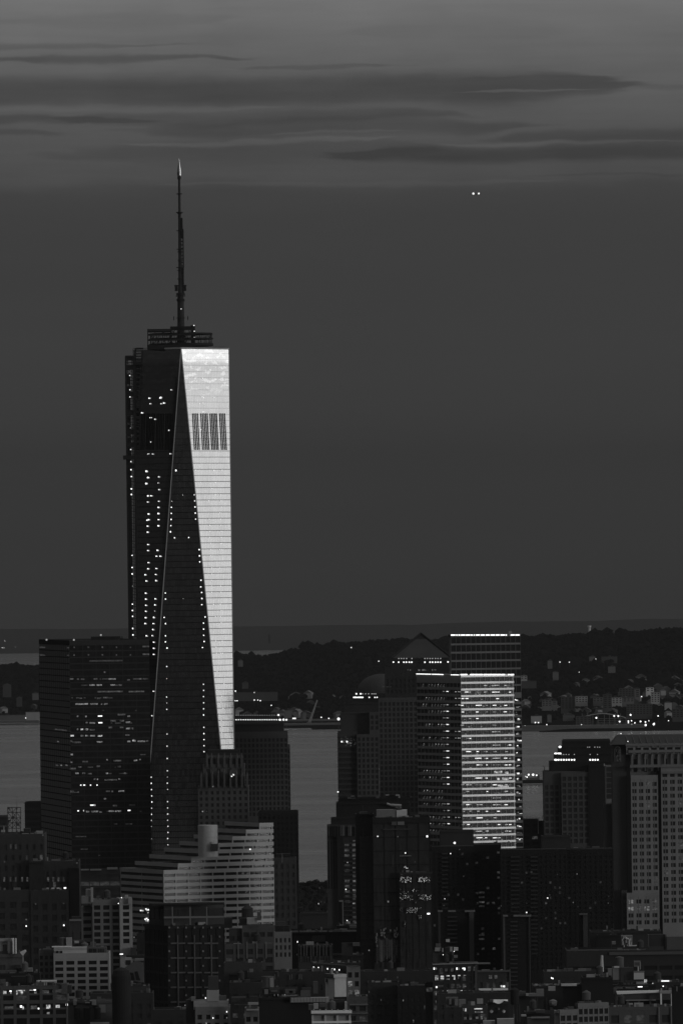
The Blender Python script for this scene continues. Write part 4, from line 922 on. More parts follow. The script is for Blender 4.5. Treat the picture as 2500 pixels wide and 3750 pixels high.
for x0, x1, y0, y1, m_ in ((268, 280, 3664, 3682, 'light'), (336, 352, 3664, 3682, 'light'), (362, 386, 3682, 3710, 'midl'), (312, 328, 3672, 3676, 'light')): b.rbox(x0, x1, y0, y1, m_, dd=-1.6, back=2, name='chimney' if y1 == 3682 else 'roof_house')
for x in (270, 305, 345): b.tank(x, x + 24, 3686, 3735, 'black', name='arched_door', dd=-3.2, cone=.35)
b.rbox(330, 400, 3746, 3752, 'pale', name='ledge', dd=-4, back=1); b.finish()
b = Bld('penthouse_building', 'grey block with a whitish penthouse and a dish mast at the left edge', 40, 4320)
b.vol(-80, -80, 82, 3497, fr=fac('plain', wall='mid'), depth=20); b.vol(-70, -70, 44, 3442, wall='light', yb=3498, d=4324, depth=12); b.rbox(46, 52, 3438, 3494, 'white', name='chimney', dd=1, back=3); b.rbox(56, 60, 3438, 3494, 'white', name='chimney', dd=1, back=3); b.rbox(28, 46, 3450, 3492, 'midl', dd=2, back=3)
b.rbox(-20, 20, 3535, 3560, 'dark', dd=-1.2, back=1.1, name='recess_shade'); b.rbox(52, 76, 3535, 3548, 'dark', dd=-1.2, back=1.1, name='recess_shade'); b.rbox(80, 118, 3548, 3568, 'midl', dd=-6, back=8); b.rbox(-20, 60, 3556, 3575, 'mid', dd=-6, back=5)  # dark boxes on the wall face carry the shade of shallow recesses
b.pole(83.5, 3488, 3570, .22, 'light', dd=-4); q = b.part('dish', 'pale'); c = P(86, 3489, 4316); q.tube(c + Vector((-.9, 0, -.7)), c + Vector((1.1, -.4, .9)), 1.2, .5, n=8); b.finish()
b = Bld('brick_building', 'black roofline block between the lit loft and the penthouse, lower left', 120, 4250)
b.vol(-60, -60, 146, 3567, wall='black', depth=14); b.rbox(0, 20, 3588, 3630, 'mid', dd=-2, back=2); b.pole(97, 3571, 3588, .1, 'light', dd=-3); b.finish()
b = Bld('water_tank_tower', 'black round-shouldered tank tower right of the bright pale loft', 443, 4100, 'water tower')
q = b.part('drum', 'black'); a = P(408, 3552, 4100); c = P(478, 3552, 4100); r_ = (c.x - a.x)/2; q.lathe(((a.x + c.x)/2, 4100 + r_), [(r_, 3 - drop(4100)), (r_, a.z - 3.2), (r_*.8, a.z - .6), (r_*.4, a.z + .4), (.3, a.z + .8)], 22); b.finish()
b = Bld('roof_shed', 'little glazed roof shed with a sloping gable, left of the dark gridded slab', 490, 4400, 'building')
b.vol(478, 478, 545, 3612, fr=fac('grid', 4.6, 4, .5, .5, 'dark2', 'glassd', lit={'lit1': .12}, tp=2, maxn=20), depth=20)
q = b.part('shed', 'mid'); D = 4398
pts = [P(453, 3548, D), P(472, 3592, D), P(526, 3600, D), P(524, 3530, D), P(497, 3520, D)]
q.add(pts + [p_ + Vector((0, 7, 0)) for p_ in pts], [(0, 1, 2, 3, 4), (9, 8, 7, 6, 5), (0, 5, 6, 1), (1, 6, 7, 2), (2, 7, 8, 3), (3, 8, 9, 4), (4, 9, 5, 0)])
q = b.part('glazing', 'glass')
for pl in (((459, 3562), (470, 3590), (494, 3592), (488, 3564)), ((493, 3560), (499, 3590), (514, 3592), (503, 3558))):
    pp = [P(x, y, D - .25) for x, y in pl]; q.add(pp + [p_ + Vector((0, .2, 0)) for p_ in pp], [(0, 1, 2, 3), (7, 6, 5, 4), (0, 4, 5, 1), (1, 5, 6, 2), (2, 6, 7, 3), (3, 7, 4, 0)])
b.rbox(458, 481, 3509, 3546, 'light', dd=-1.5, back=4, name='chimney'); b.rbox(460, 479, 3518, 3535, 'black', dd=-1.7, back=.3, name='louvre'); b.rbox(493, 526, 3513, 3520, 'midl', dd=-1.5, back=5, name='ledge'); b.rbox(462, 526, 3500, 3512, 'black', dd=5, back=5)
a = ZE(1092, 1337); b.rbox(a[0] - 7, a[0] + 5, a[1] - 2, a[1] + 2, 'lit4', name='roof_lamp', dd=-3, back=.3); b.rbox(472, 484, 3600, 3612, 'midl', dd=-1, back=3, name='vent'); b.finish()

# ---- dark gridded slab
b = Bld('concrete_slab', 'dark slab with a pale crosswise concrete grid, under the stepped banded block', 690, 4600)
b.vol(529, 614, 822, 3392, 22, fr=fac('grid', 4.26, 7.4, .985, .985, 'black', 'soot', tp=1.5, maxn=60), fl=fac('grid', 6.5, 7.4, .9, .85, 'black', 'soot', tp=1.5, maxn=30)); lk = b.last
b.vol(545, 600, 820, 3314, 22, yb=3392, d=4604, fr=fac('grid', 8.4, 5, .95, .9, 'dark2', 'dark', tp=2.2, maxn=20), fl=fac('grid', 7, 6, .9, .85, 'dark', 'glassd', maxn=10))
b.rbox(600, 820, 3358, 3362, 'midl', name='ledge', dd=-.5, back=.3); b.rbox(556, 820, 3311, 3314, 'black', name='roof_edge', dd=-1, back=12)
for x in (629, 694, 755): b.rbox(x, x + 5, 3322, 3388, 'midl', name='pier', dd=-.6, back=.3)
q = b.part('concrete_grid', 'mid')
for x in (560, 697, 835):
    a = ZF(x - 5, 1065); c = ZF(x + 5, 2000); A1 = b.hit(a[0], a[1], 'r', lk); A2 = b.hit(c[0], c[1], 'r', lk); q.fbox((A1.x, A1.y), lk['U'], lk['N'], 0, .62, A2.z, A1.z, 0, .35)
for j in range(8):
    y = 1135 + j*120.5
    for x0, x1 in ((503, 552), (566, 623), (640, 690), (704, 757), (777, 828), (842, 893)):
        a = ZF(x0, y - 7); c = ZF(x1, y + 7); A1 = b.hit(a[0], a[1], 'r', lk); A2 = b.hit(c[0], c[1], 'r', lk); q.fbox((A1.x, A1.y), lk['U'], lk['N'], 0, (c[0] - a[0])/lk['k']/math.cos(math.radians(22)), A1.z - .75, A1.z, .002, .3)
q = b.part('boss', 'midl')
for x in (490, 628, 767, 903):
    for j in range(9):
        y = 1004 if j == 0 else 1078 + (j - 1)*120.5; a = ZF(x, y); A1 = b.hit(a[0], a[1], 'r', lk); q.fbox((A1.x, A1.y), lk['U'], lk['N'], -.4, .4, A1.z - .45, A1.z + .45, 0, .5)
for x in (560, 697, 835): a = ZF(x, 1004); A1 = b.hit(a[0], a[1], 'r', lk); q.fbox((A1.x, A1.y), lk['U'], lk['N'], -.4, .4, A1.z - .45, A1.z + .45, 0, .5)
b.finish()

# ---- stepped banded block with the drum
b = Bld('stepped_office', 'wide brightly banded block stepping up to the right, with a round drum on it', 700, 5500)
xs = [(599, 438, 3188), (651, 485, 3164.5), (700, 538, 3141), (749.5, 592, 3117.5), (799, 648, 3094), (849, 702, 3070), (899, 760, 3047), (948, 815, 3021)]
THB = 26; prev = None
mat('band', .31, .6, .1, var=.2, scale=.1); mat('band_shaded', .19, .8)  # the second grey puts the left face's shade into the same bands
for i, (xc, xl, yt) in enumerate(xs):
    yb = (xs[i - 1][2] if i else 3450); lo = fac('ribbon', 8.3, 3.87, 1, .46, 'band', 'glass', tp=.25, mull=.7, maxn=60, depth=.9, lit={}); ll = fac('ribbon', 30, 3.87, 1, .45, 'band_shaded', 'dark', tp=.25, mull=.3, maxn=20, depth=.6)
    if i: lo = fac('plain', wall='band'); ll = fac('plain', wall='band_shaded')
    # every level keeps the same back corner; the near corner walks along the bright face
    u0 = uv(599, 3188)[0]; uc_ = uv(xc, yt)[0]; k = F/5500; t_ = math.radians(THB)
    s_ = (uc_ - u0)/k/math.cos(t_); dd = 5500 + s_*math.sin(t_)
    if i == 0:
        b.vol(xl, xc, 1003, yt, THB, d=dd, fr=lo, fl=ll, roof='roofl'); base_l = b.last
    else:
        top = pz(xc, yt, dd); xr = 1003
        lv = fac('ribbon', 8.3, 3.87, 1, .40, 'band', 'glass', tp=2.2, mull=.7, maxn=20, depth=.9)
        ub, ul_ = uv(xr, yt)[0], uv(xl, yt)[0]
        U = base_l['U']; N = base_l['N']; Vv = base_l['V']; C = (base_l['C'].x + U[0]*s_, base_l['C'].y + U[1]*s_)
        Wr = base_l['Wr'] - s_; z1 = base_l['z1'] + 3.87*i; z0 = z1 - 3.87
        Wl = ((uc_ - ul_)/k)/math.sin(t_)
        wb = b.mb('band'); wd = b.mb('band_shaded')
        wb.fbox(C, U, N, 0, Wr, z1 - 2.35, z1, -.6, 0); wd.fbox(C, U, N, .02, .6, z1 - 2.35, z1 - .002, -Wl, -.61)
        gl = b.mb('glass'); gl.fbox(C, U, N, .6, Wr - .3, z0 + .002, z1 - 2.36, -Wl + .6, -.9); gl2 = b.mb('roofl'); gl2.fbox(C, U, N, .61, Wr - .3, z1 - 2.352, z1 - 1.1, -Wl + .6, -.61)
        for j in range(int(Wr/8.3) + 1): wb.fbox(C, U, N, min(Wr - .7, j*8.3), min(Wr, j*8.3 + .7), z0 + .004, z1 - 2.36, -.6, -.07)
lastb = base_l
for i in range(60):
    x = random.uniform(1010, 1340); j = random.randrange(0, 13); y = 358 + 50.5*j; a = ZF(x, y + random.uniform(-4, 4))
    A1 = b.hit(a[0], a[1], 'r', lastb); mbb = b.mb(random.choice(('mid', 'light', 'light', 'dark'))); w_ = random.uniform(.4, 1.6)
    if A1.z < lastb['z1'] + 12: mbb.fbox((A1.x, A1.y), lastb['U'], lastb['N'], 0, w_, A1.z - .5, A1.z + random.uniform(.2, .7), -.55, -.3)
b.seg(ZF(1148, 0)[0], ZF(1158, 0)[0], ZF(0, 361)[1], 4, 'lamp', 'r', last=lastb, name='lamp', out=.3)
D = 5496; a = P(724, 3024, D); c = P(797, 3115, D); r_ = (c.x - a.x)/2; q = b.part('drum', 'panel_drum'); mat('panel_drum', .30, .6, .1, var=.2)
hh = (a.z - c.z)
cc_ = ((a.x + c.x)/2, D + r_)
q.lathe(cc_, [(r_, c.z - 4), (r_, c.z + hh*.24), (r_ - .12, c.z + hh*.25), (r_, c.z + hh*.26), (r_, c.z + hh*.49), (r_ - .12, c.z + hh*.5), (r_, c.z + hh*.51), (r_, c.z + hh*.74), (r_ - .12, c.z + hh*.75), (r_, c.z + hh*.76), (r_, a.z), (r_ - .5, a.z)], 36)
for i in range(4): b.rbox(738 + i*4, 740.5 + i*4, 3021, 3024.5, 'light', name='vent', d=D, dd=r_, back=1)
b.rbox(772, 797, 3092, 3118, 'dark2', name='roof_house', d=5494, dd=0, back=4); b.rbox(778, 784, 3083, 3092, 'pale', name='vent', d=5494, dd=.5, back=1)
for x0, x1, m_ in ((683, 716, 'band_shaded'), (718, 722, 'midl'), (735, 750, 'light')): b.rbox(x0, x1, 3272, 3311, m_, name='entry_panel', d=5494, dd=3, back=1) if False else None
b.tank(884, 927, 3314, 3365, 'dark', name='roof_tank', dd=-30, cone=.35)
for x, y, k in [(262, 864, 'lit4'), (278, 866, 'lit3'), (305, 852, 'lit4'), (312, 862, 'lit3'), (325, 858, 'lit5'), (321, 882, 'lit3'), (298, 936, 'lit4'), (310, 930, 'lit4'), (320, 940, 'lit5'), (306, 948, 'lit3'), (322, 952, 'lit3'), (236, 1082, 'lit3'), (250, 1078, 'lit4'), (262, 1086, 'lit4'), (244, 1088, 'lit3'), (206, 1084, 'lit2'), (272, 1082, 'lit2')]:
    a = ZF(x, y); b.seg(a[0] - 2.6, a[0] + 2.6, a[1], 5, k, 'l', last=lastb, name='lit_window', out=.2)
b.finish()
# ---- mid centre
b = Bld('stone_tower', 'old stone tower with gothic buttressed crown, in front of the foot of the tallest tower', 820, 5750, 'skyscraper')
b.vol(725, 725, 910, 2882, fr=fac('grid', 3.55, 3.87, .46, .55, 'mid', 'glassd', tp=1.2, maxn=60), ylo=3120, depth=30)
b.vol(743, 743, 896, 2800, yb=2882, d=5754, depth=22, fr=fac('grid', 6.0, 13, .34, .82, 'mid', 'glassd', tp=.6, maxn=8))
b.vol(757, 757, 886, 2768, yb=2800, d=5757, depth=18, fr=fac('grid', 3.4, 5.2, .4, .8, 'mid', 'glassd', tp=1, maxn=10))
b.vol(761, 761, 878, 2746, yb=2768, d=5760, depth=12, wall='dark')
q = b.part('buttress', 'mid')
for x in (737, 757, 778, 800, 822, 844, 866, 886, 905):
    c = P(x, 2880, 5748); e_ = P(x, 2828 + abs(820 - x)*.16, 5748); q.box(c.x - .6, c.x + .6, 5748.5, 5753.5, c.z - 1, e_.z); q.tube((c.x, 5750, e_.z), (c.x, 5750, e_.z + 2.2), .7, .1, n=6)
for x in (758, 775, 800, 822, 845, 868, 885):
    c = P(x, 2800, 5754); e_ = P(x, 2775, 5754); q.box(c.x - .7, c.x + .7, 5753, 5756, c.z - 2, e_.z); q.tube((c.x, 5754, e_.z), (c.x, 5754, e_.z + 3.0), .8, .1, n=6)
q = b.part('railing', 'mid')
for x in (762, 799, 842, 876): q.tube(P(x, 2768, 5761), P(x, 2744, 5761), .25, n=4)
q.tube(P(762, 2746, 5761), P(878, 2746, 5761), .2, n=4)
for x, y, k in ((300, 1248, 'lit3'), (290, 1262, 'lit4'), (304, 1252, 'lit4'), (156, 1335, 'lit2'), (80, 1514, 'lit3'), (110, 1514, 'lit1'), (94, 1510, 'lit0')):
    a = ZB_(x, y); b.rbox(a[0] - 2, a[0] + 2.5, a[1] - 2, a[1] + 2, k, name='lamp', dd=-4, back=.3)
b.finish()
b = Bld('office_tower', 'dark flat-topped tower with two rows of roof lights, right behind the tallest tower', 950, 6350, 'skyscraper')
gw = dict(bw=2.83, fh=3.7, ww=.62, wh=.66, wall='granite', glass='glassd')
b.vol(800, 800, 1053, 2682, fr=fac(tp=3.5, maxn=100, **gw), ylo=3000, depth=34)
b.vol(1050, 1050, 1061, 2729, fr=fac(tp=2, maxn=10, **gw), ylo=3000, depth=30, d=6353)
b.vol(800, 800, 1039, 2652, yb=2682, wall='dark', depth=28, d=6354)
q = b.part('mansard', 'black'); D = 6358; pa = [P(800, 2651, D), P(1022, 2651, D), P(1019, 2622, D + 5), P(815, 2622, D + 5)]
q.add(pa + [p_ + Vector((0, 20 if i < 2 else 10, 0)) for i, p_ in enumerate(pa)], [(0, 1, 2, 3), (7, 6, 5, 4), (0, 4, 5, 1), (1, 5, 6, 2), (2, 6, 7, 3), (3, 7, 4, 0)])
def dots(b, pts, y, r, m='lamp', dd=-1, name='roof_light'):
    for x in pts:
        o = bpy.data.objects.new(name, {'lamp': lme, 'lampd': lmd}[m]); COL.objects.link(o); o.parent = b.root; o.location = P(x, y, b.d + dd) - b.root.location; o.scale = (r,)*3
dots(b, [856 + 8.72*i for i in range(20)], 2636.5, .38, dd=6); dots(b, [856 + 8.72*i for i in range(19)], 2620, .28, 'lampd', dd=4); dots(b, [1019.5], 2619, .6, dd=4)
b.finish()
b = Bld('office_building', 'dark lower block with small square windows, right of the stepped banded block', 1040, 6250)
b.vol(945, 945, 1091, 2972, fr=fac('grid', 2.9, 3.8, .5, .5, 'dark2', 'glassd', tp=2, maxn=80), ylo=3200, depth=30)
b.vol(1000, 1000, 1084, 3142, fr=fac('grid', 3.2, 5.0, .45, .55, 'dark2', 'glassd', tp=2, maxn=50), ylo=3400, depth=20, d=5600)
b.rbox(1010, 1062, 3129, 3142, 'black', dd=-640, back=12); b.pole(1033, 3126, 3160, .25, 'midl', dd=-652); b.finish()

# ---- domed and pyramid towers
b = Bld('office_tower', 'dark domed tower with two rows of roof lights, left of the pyramid-topped one', 1330, 6260, 'skyscraper')
gw = dict(bw=2.8, fh=3.7, ww=.6, wh=.66, wall='granite', glass='glassd')
b.vol(1235, 1235, 1308, 2681, fr=fac('ribbon', 12, 3.7, 1, .6, 'dark2', 'glassd', tp=2, maxn=30), ylo=3010, depth=30, d=6262)
b.vol(1246, 1246, 1400, 2609, wall='dark2', d=6266, depth=28, yb=2800); b.vol(1262, 1262, 1400, 2574, wall='dark', d=6270, depth=26, yb=2700)
b.vol(1306, 1306, 1386, 2690, fr=fac(tp=1, maxn=100, **gw), ylo=3010, depth=20, d=6259)
b.vol(1352, 1352, 1387, 2609, fr=fac(tp=1, maxn=40, **gw), yb=2690, depth=10, d=6259.5)
b.vol(1293, 1293, 1384, 2556, wall='black', yb=2576, d=6272, depth=20)
q = b.part('dome', 'dark2'); D = 6272; c = P(1397, 2540, D); r_ = 91/(F/D); q.lathe((c.x, D + r_), [(r_*math.cos(t*math.pi/24), c.z + r_*.78*math.sin(t*math.pi/24)) for t in range(0, 13)], 40)
dots(b, [1294.5, 1298, 1301, 1304.5, 1310, 1313, 1316, 1319, 1322, 1325, 1328, 1351.5, 1372, 1380], 2554.5, .45, dd=8); dots(b, [1304.5, 1320], 2541.5, .55, dd=8); dots(b, [1305, 1319, 1327, 1338, 1349, 1361, 1368, 1375], 2541.5, .42, 'lampd', dd=8)
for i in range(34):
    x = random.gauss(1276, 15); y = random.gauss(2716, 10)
    if 1238 < x < 1304: b.seg(x, x + random.uniform(1, 3.5), y, random.uniform(1.5, 3), random.choice(('lit1', 'lit2', 'lit2', 'lit3')), 'r', last=dict(b.last, C=P(1235, 2681, 6262), N=(0, -1), U=(1, 0)), name='reflection_glint')  # glowing chips put in for reflected glints on the glass
dots(b, [1251, 1270], 2717, .55, dd=0); b.finish()  # two stronger glowing spots among the glints on the wall
b = Bld('office_tower', 'dark gridded tower crowned by a four-sided pyramid roof, left of the brightly banded tower', 1530, 6150, 'skyscraper')
gw = dict(bw=2.95, fh=3.6, ww=.62, wh=.68, wall='granite', glass='glassd')
b.vol(1386, 1386, 1700, 2556, fr=fac(tp=2, maxn=100, **gw), ylo=2990, depth=40)
b.vol(1409, 1409, 1690, 2443, fr=fac('grid', 2.95, 3.6, .55, .6, 'dark', 'glassd', tp=7, maxn=60), yb=2557, depth=34, d=6154)
b.vol(1432, 1432, 1651, 2420, yb=2443, wall='dark', depth=30, d=6158)
D = 6160; a = P(1432, 2411, D); c = P(1650, 2411, D); ap = P(1541, 2320, D); w_ = (c.x - a.x)
fr_ = .22; q = b.part('pyramid_roof', 'dark2')
def pyr(mb, f0, f1):
    vs = []
    for f_ in (f0, f1):
        z = a.z + (ap.z - a.z)*f_; hw = w_/2*(1 - f_)
        for sx, sy in ((-1, -1), (1, -1), (1, 1), (-1, 1)): vs.append((ap.x + sx*hw, D + w_/2 + sy*hw, z))
    mb.add(vs, [(0, 1, 5, 4), (1, 2, 6, 5), (2, 3, 7, 6), (3, 0, 4, 7), (4, 5, 6, 7), (3, 2, 1, 0)])
pyr(q, 0, .76); q = b.part('pyramid_cap', 'black'); pyr(q, .761, .995)
q = b.part('hip_edge', 'black')
for sx in (-1, 1): q.tube((ap.x + sx*w_/2, D, a.z), (ap.x, D + w_/2 - .5, ap.z), .8, n=4)
dots(b, [1440, 1459, 1478, 1487, 1498, 1507, 1555, 1574, 1583, 1593.5, 1603, 1612.5], 2425.5, .5, dd=6); dots(b, [1459.5, 1469, 1478, 1488, 1507.5, 1555, 1564, 1574, 1583, 1593.5, 1603, 1612.5], 2412, .42, 'lampd', dd=6); dots(b, [1639.5], 2424.5, .5, dd=-14)
for i in range(16): x = random.uniform(1490, 1602); b.rbox(x, x + random.uniform(2, 6), 2451 + random.uniform(0, 3), 2455 + random.uniform(0, 3), random.choice(('lit1', 'lit2', 'lit1')), name='lit_window', dd=3.8, back=.1)
for x in (1398, 1403, 1411, 1416, 1420, 1428): b.rbox(x, x + 4, 2514, 2517.5, 'lit0', name='lit_window', dd=3.8 if x > 1409 else -.3, back=.1)
for i in range(40): x = random.uniform(1400, 1520); y = random.uniform(2590, 2890); b.rbox(x, x + 1.6, y, y + 1.8, random.choice(('lit0', 'lit1')), name='lit_window', dd=-.2, back=.1)
b.finish()

# ---- the bright banded tower
b = Bld('banded_tower', 'brightest office tower right of the pyramid, glowing silver bands and two lines of roof lights', 1760, 5950, 'skyscraper')
b.vol(1640, 1650, 1905, 2324, 13, d=5965, fr=fac('grid', 3.25, 5.45, .94, .78, 'panel2', 'black', tp=.5, maxn=70), fl=fac('plain', wall='dark'), depth=30, yb=2560); qu = b.last
b.vol(1650, 1650, 1908, 2500, 13, d=5975, fr=fac('ribbon', 8, 4.34, 1, .62, 'panel2', 'glass', tp=.3, maxn=40, depth=.6), ylo=3130, depth=20); qs = b.last
THG = 26
b.vol(1524, 1687, 1881, 2472, THG, d=5940, fr=fac('ribbon', 3.6, 4.34, 1, .70, 'panel', 'glassk', tp=.3, mull=.06, maxn=60, depth=.7), fl=fac('ribbon', 5.5, 4.34, 1, .6, 'stone', 'glassd', tp=3.8, mull=.3, maxn=40, depth=.5), ylo=3130); ql = b.last
# roof-edge strip lights
Zq = zt(1500, 2280, 3.4844)
for x0, x1 in ((522, 578), (588, 606), (616, 640), (648, 704), (712, 768), (778, 800), (812, 828), (838, 892), (902, 954), (964, 1018), (1027, 1082), (1090, 1144), (1153, 1208), (1216, 1236), (1282, 1334), (1342, 1398)): SG(b, Zq, x0, x1, 160, 3.6, 'striplight', last=qu, name='strip_light', out=.4)
for x0, x1 in ((640, 728), (764, 818), (822, 872), (876, 926), (934, 984), (988, 1042), (1046, 1098), (1102, 1156), (1160, 1208), (1248, 1266), (1276, 1324)): SG(b, Zq, x0, x1, 665, 3.8, 'striplight', last=ql, name='strip_light', out=.4)
for x0, x1, y in ((90, 140, 657), (142, 190, 658), (192, 238, 659), (240, 276, 660), (286, 340, 661), (342, 390, 662), (392, 436, 664), (530, 546, 668), (550, 590, 668), (592, 636, 669)): SG(b, Zq, x0, x1, y, 3.2, 'striplight', 'l', last=ql, name='strip_light', out=.4)
random.seed(5)
tmpl = [(656, 690), (712, 752), (756, 778), (836, 916), (850, 880), (945, 975), (968, 990), (1054, 1150), (1056, 1100), (1108, 1140), (1205, 1242), (1262, 1290)]
nfl = 24
for j in range(nfl):
    y0 = 803 + j*84.6; pj = random.choice((.15, .5, .7, .6))
    for (x0, x1) in tmpl:
        if random.random() < pj:
            dx = random.uniform(-8, 8); k = random.choice(('lit2', 'lit3', 'lit3', 'lit4', 'lit4'))
            SG(b, Zq, x0 + dx + j*.6, x1 + dx*.5 + j*.6, y0 + random.uniform(-1, 2), random.choice((2.4, 3.2)), k, last=ql, name='lit_window', out=-.5)
    for i in range(11):
        x = random.uniform(655, 1320); SG(b, Zq, x, x + random.uniform(6, 26), y0 + random.uniform(10, 38), random.uniform(2, 6), random.choice(('lit1', 'lit1', 'lit2', 'lit0')), last=ql, name='lit_window', out=-.5)
    for i in range(3):
        x = random.uniform(1338, 1390) + j*.8; SG(b, Zq, x, x + random.uniform(10, 38), y0 + 12 + random.uniform(-8, 30), random.uniform(2, 5), random.choice(('lit2', 'lit3', 'lit1', 'lit3', 'lit4')), last=qs, name='lit_window', out=-.3)
for x0, x1, y in ((1110, 1180, 2000), (1215, 1260, 2010), (1120, 1150, 2088), (1180, 1215, 2086), (1205, 1270, 2088), (1080, 1150, 2000), (1190, 1262, 2190), (1120, 1190, 2180)): SG(b, Zq, x0, x1, y - 90, 9, 'lit3', last=ql, name='lit_window', out=-.45)
for j in range(23):
    y0 = 790 + j*84.5; on = random.random()
    if j in (7, 12): on = 0
    if on > .25:
        for i in range(12):
            x = 165 + i*38 + j*.8
            yy = y0 + (x - 165)*.02
            if x > 440 or random.random() < .2: continue
            SG(b, Zq, x, x + 7, yy, 3, random.choice(('lit2', 'lit3', 'lit2')), 'l', last=ql, name='lit_window', out=-.2)
            SG(b, Zq, x - 8, x + 4, yy + 24, 9, 'lit1', 'l', last=ql, name='lit_window', out=-.2)
    if random.random() < .7: SG(b, Zq, 456 + j*.8 + random.uniform(-3, 8), 488 + j*.8, y0 + 6, 3.0, random.choice(('lit4', 'lit3', 'lit4')), 'l', last=ql, name='lit_window', out=-.2); SG(b, Zq, 420, 450, y0 + 6, 2.6, 'lit2', 'l', last=ql, name='lit_window', out=-.2)
    if random.random() < .5: SG(b, Zq, 578, 588, y0 + 10, 3, 'lit3', 'l', last=ql, name='lit_window', out=-.2); SG(b, Zq, 612, 640, y0 + 10, 3, 'lit3', 'l', last=ql, name='lit_window', out=-.2)
b.rbox(1862, 1874, 2312, 2324, 'light', name='roof_equipment', d=5968, dd=10, back=4); b.pole(1663, 2305, 2324, .2, 'mid', dd=30); b.finish()
b = Bld('office_building', 'slim grey block with faint windows standing right of the bright banded tower', 1950, 6080)
b.vol(1913, 1913, 1972, 3002, fr=fac('grid', 4.5, 4.1, .7, .5, 'dark2', 'glassd', lit={'lit1': .14, 'blind': .12}, tp=1, maxn=60), ylo=3160, depth=20)
b.vol(1968, 1968, 1996, 3008, wall='dark', d=6076, depth=14)
for i in range(14): x = 1914 + i*5.4; b.rbox(x, x + 2, 2992 + random.uniform(-2, 3), 3002, 'midl', name='railing_post', dd=1, back=.5)
b.rbox(1968, 1972, 2996, 3055, 'light', name='pilaster', dd=-5, back=.6); b.finish()
b = Bld('office_tower', 'stepped dark tower with a broken row of bright roof lights, right of the open water', 2110, 6050, 'skyscraper')
gw = dict(bw=3.45, fh=4.15, ww=.64, wh=.68, wall='granite', glass='glassd')
b.vol(1990, 1990, 2142, 2826, fr=fac(tp=8, maxn=60, **gw), ylo=3140, depth=36, d=6052)
b.vol(2013, 2013, 2250, 2790, wall='black', depth=34, d=6056); b.vol(2030, 2030, 2250, 2760, wall='black', depth=30, d=6060, yb=2792); b.vol(2044, 2044, 2240, 2734, wall='black', depth=26, d=6064, yb=2762); b.vol(2059, 2059, 2234, 2714, wall='black', depth=20, d=6068, yb=2736)
b.vol(2054, 2054, 2155, 2830, fr=fac(tp=1.5, maxn=100, **gw), ylo=3110, depth=20, d=6048); b.vol(2155, 2155, 2256, 2802, wall='black', depth=24, d=6046)
dots(b, [2031.5, 2034, 2037, 2044.5, 2054, 2063.5, 2073, 2082.5, 2092.5, 2102, 2160, 2169.5, 2178.5, 2188], 2783.5, .6, dd=-6); dots(b, [2031.5, 2036, 2042.5, 2048, 2051.5], 2760, .55, dd=6); dots(b, [2055, 2063, 2072, 2082, 2102, 2160, 2187], 2764, .35, 'lampd', dd=4); dots(b, [2048, 2051], 2736, .7, dd=6); dots(b, [2151, 2158, 2177, 2187, 2195], 2737, .35, 'lampd', dd=12)
b.rbox(2060, 2232, 2708, 2715, 'dark', name='roof_planting', dd=24, back=8); b.finish()
b = Bld('glass_slab', 'narrow glass slab ruled with pale horizontal mullions, beside the grey stone tower', 2262, 5720)
q = b.vol(2217, 2217, 2284, 2805, fr=fac('grid', 5.6, 3.4, .93, .90, 'midl', 'glassd', tp=.5, maxn=60), ylo=2942, depth=20)
b.vol(2245, 2245, 2302, 2941, fr=fac('grid', 5.0, 3.6, .93, .90, 'midl', 'glassd', tp=.5, maxn=60, lit={'lit0': .1}), ylo=3260, depth=20, d=5714); b.vol(2210, 2210, 2246, 2945, wall='dark', depth=16, d=5717)
b.vol(2250, 2250, 2304, 3200, fr=fac('plain', wall='dark2'), depth=4, d=5708.5); b.rbox(2210, 2214, 2797, 2806, 'light', name='vent', dd=-1, back=1); b.finish()

# ---- grey stone tower at the right edge
b = Bld('stone_tower', 'grey stone tower with hipped roof, arched upper windows and paired windows, at the right edge', 2420, 5500, 'skyscraper')
gw = dict(fh=4.2, wh=.58, glass='glassd')
b.vol(2309, 2309, 2408, 2840, fr=fac('grid', 4.45, ww=.62, wall='stone', tp=2.5, lit={'lit1': .08}, maxn=60, **gw), ylo=3275, depth=20, d=5500)
b.vol(2402, 2402, 2424, 2800, fr=fac('grid', 1.8, 4.2, .5, .7, 'dark2', 'glassd', tp=2, maxn=20), ylo=3400, depth=18, d=5503)
b.vol(2419, 2419, 2640, 2806, fr=fac('grid', 4.45, ww=.62, wall='stone', tp=2.5, lit={'lit1': .1}, maxn=80, **gw), ylo=3400, depth=20, d=5499)
b.vol(2294, 2294, 2411, 3272, fr=fac('grid', 4.45, ww=.62, wall='stone', tp=2.2, lit={'lit1': .15, 'lit2': .04}, maxn=40, **gw), ylo=3400, depth=14, d=5492)
b.vol(2275, 2275, 2296, 3262, fr=fac('grid', 4, 4.2, .5, .5, 'dark2', 'glassd', maxn=20), ylo=3400, depth=10, d=5496)
b.vol(2306, 2306, 2640, 2762, fr=fac('grid', 6.1, 9.5, .34, .84, 'midl', 'glassd', tp=1.6, maxn=20), yb=2842, depth=24, d=5504)
b.vol(2292, 2292, 2640, 2729, fr=fac('grid', 4.9, 4.6, .70, .80, 'light', 'black', tp=.8, maxn=20), yb=2763, depth=26, d=5503)
b.vol(2240, 2240, 2292, 2724, fr=fac('plain', wall='dark2'), depth=22, d=5505); b.vol(2288, 2288, 2310, 2762, wall='mid', depth=12, d=5506)
D = 5501; q = b.part('hip_roof', 'dark2'); a = P(2236, 2728, D); c = P(2644, 2728, D); e1 = P(2262, 2694, D); e2 = P(2618, 2694, D)
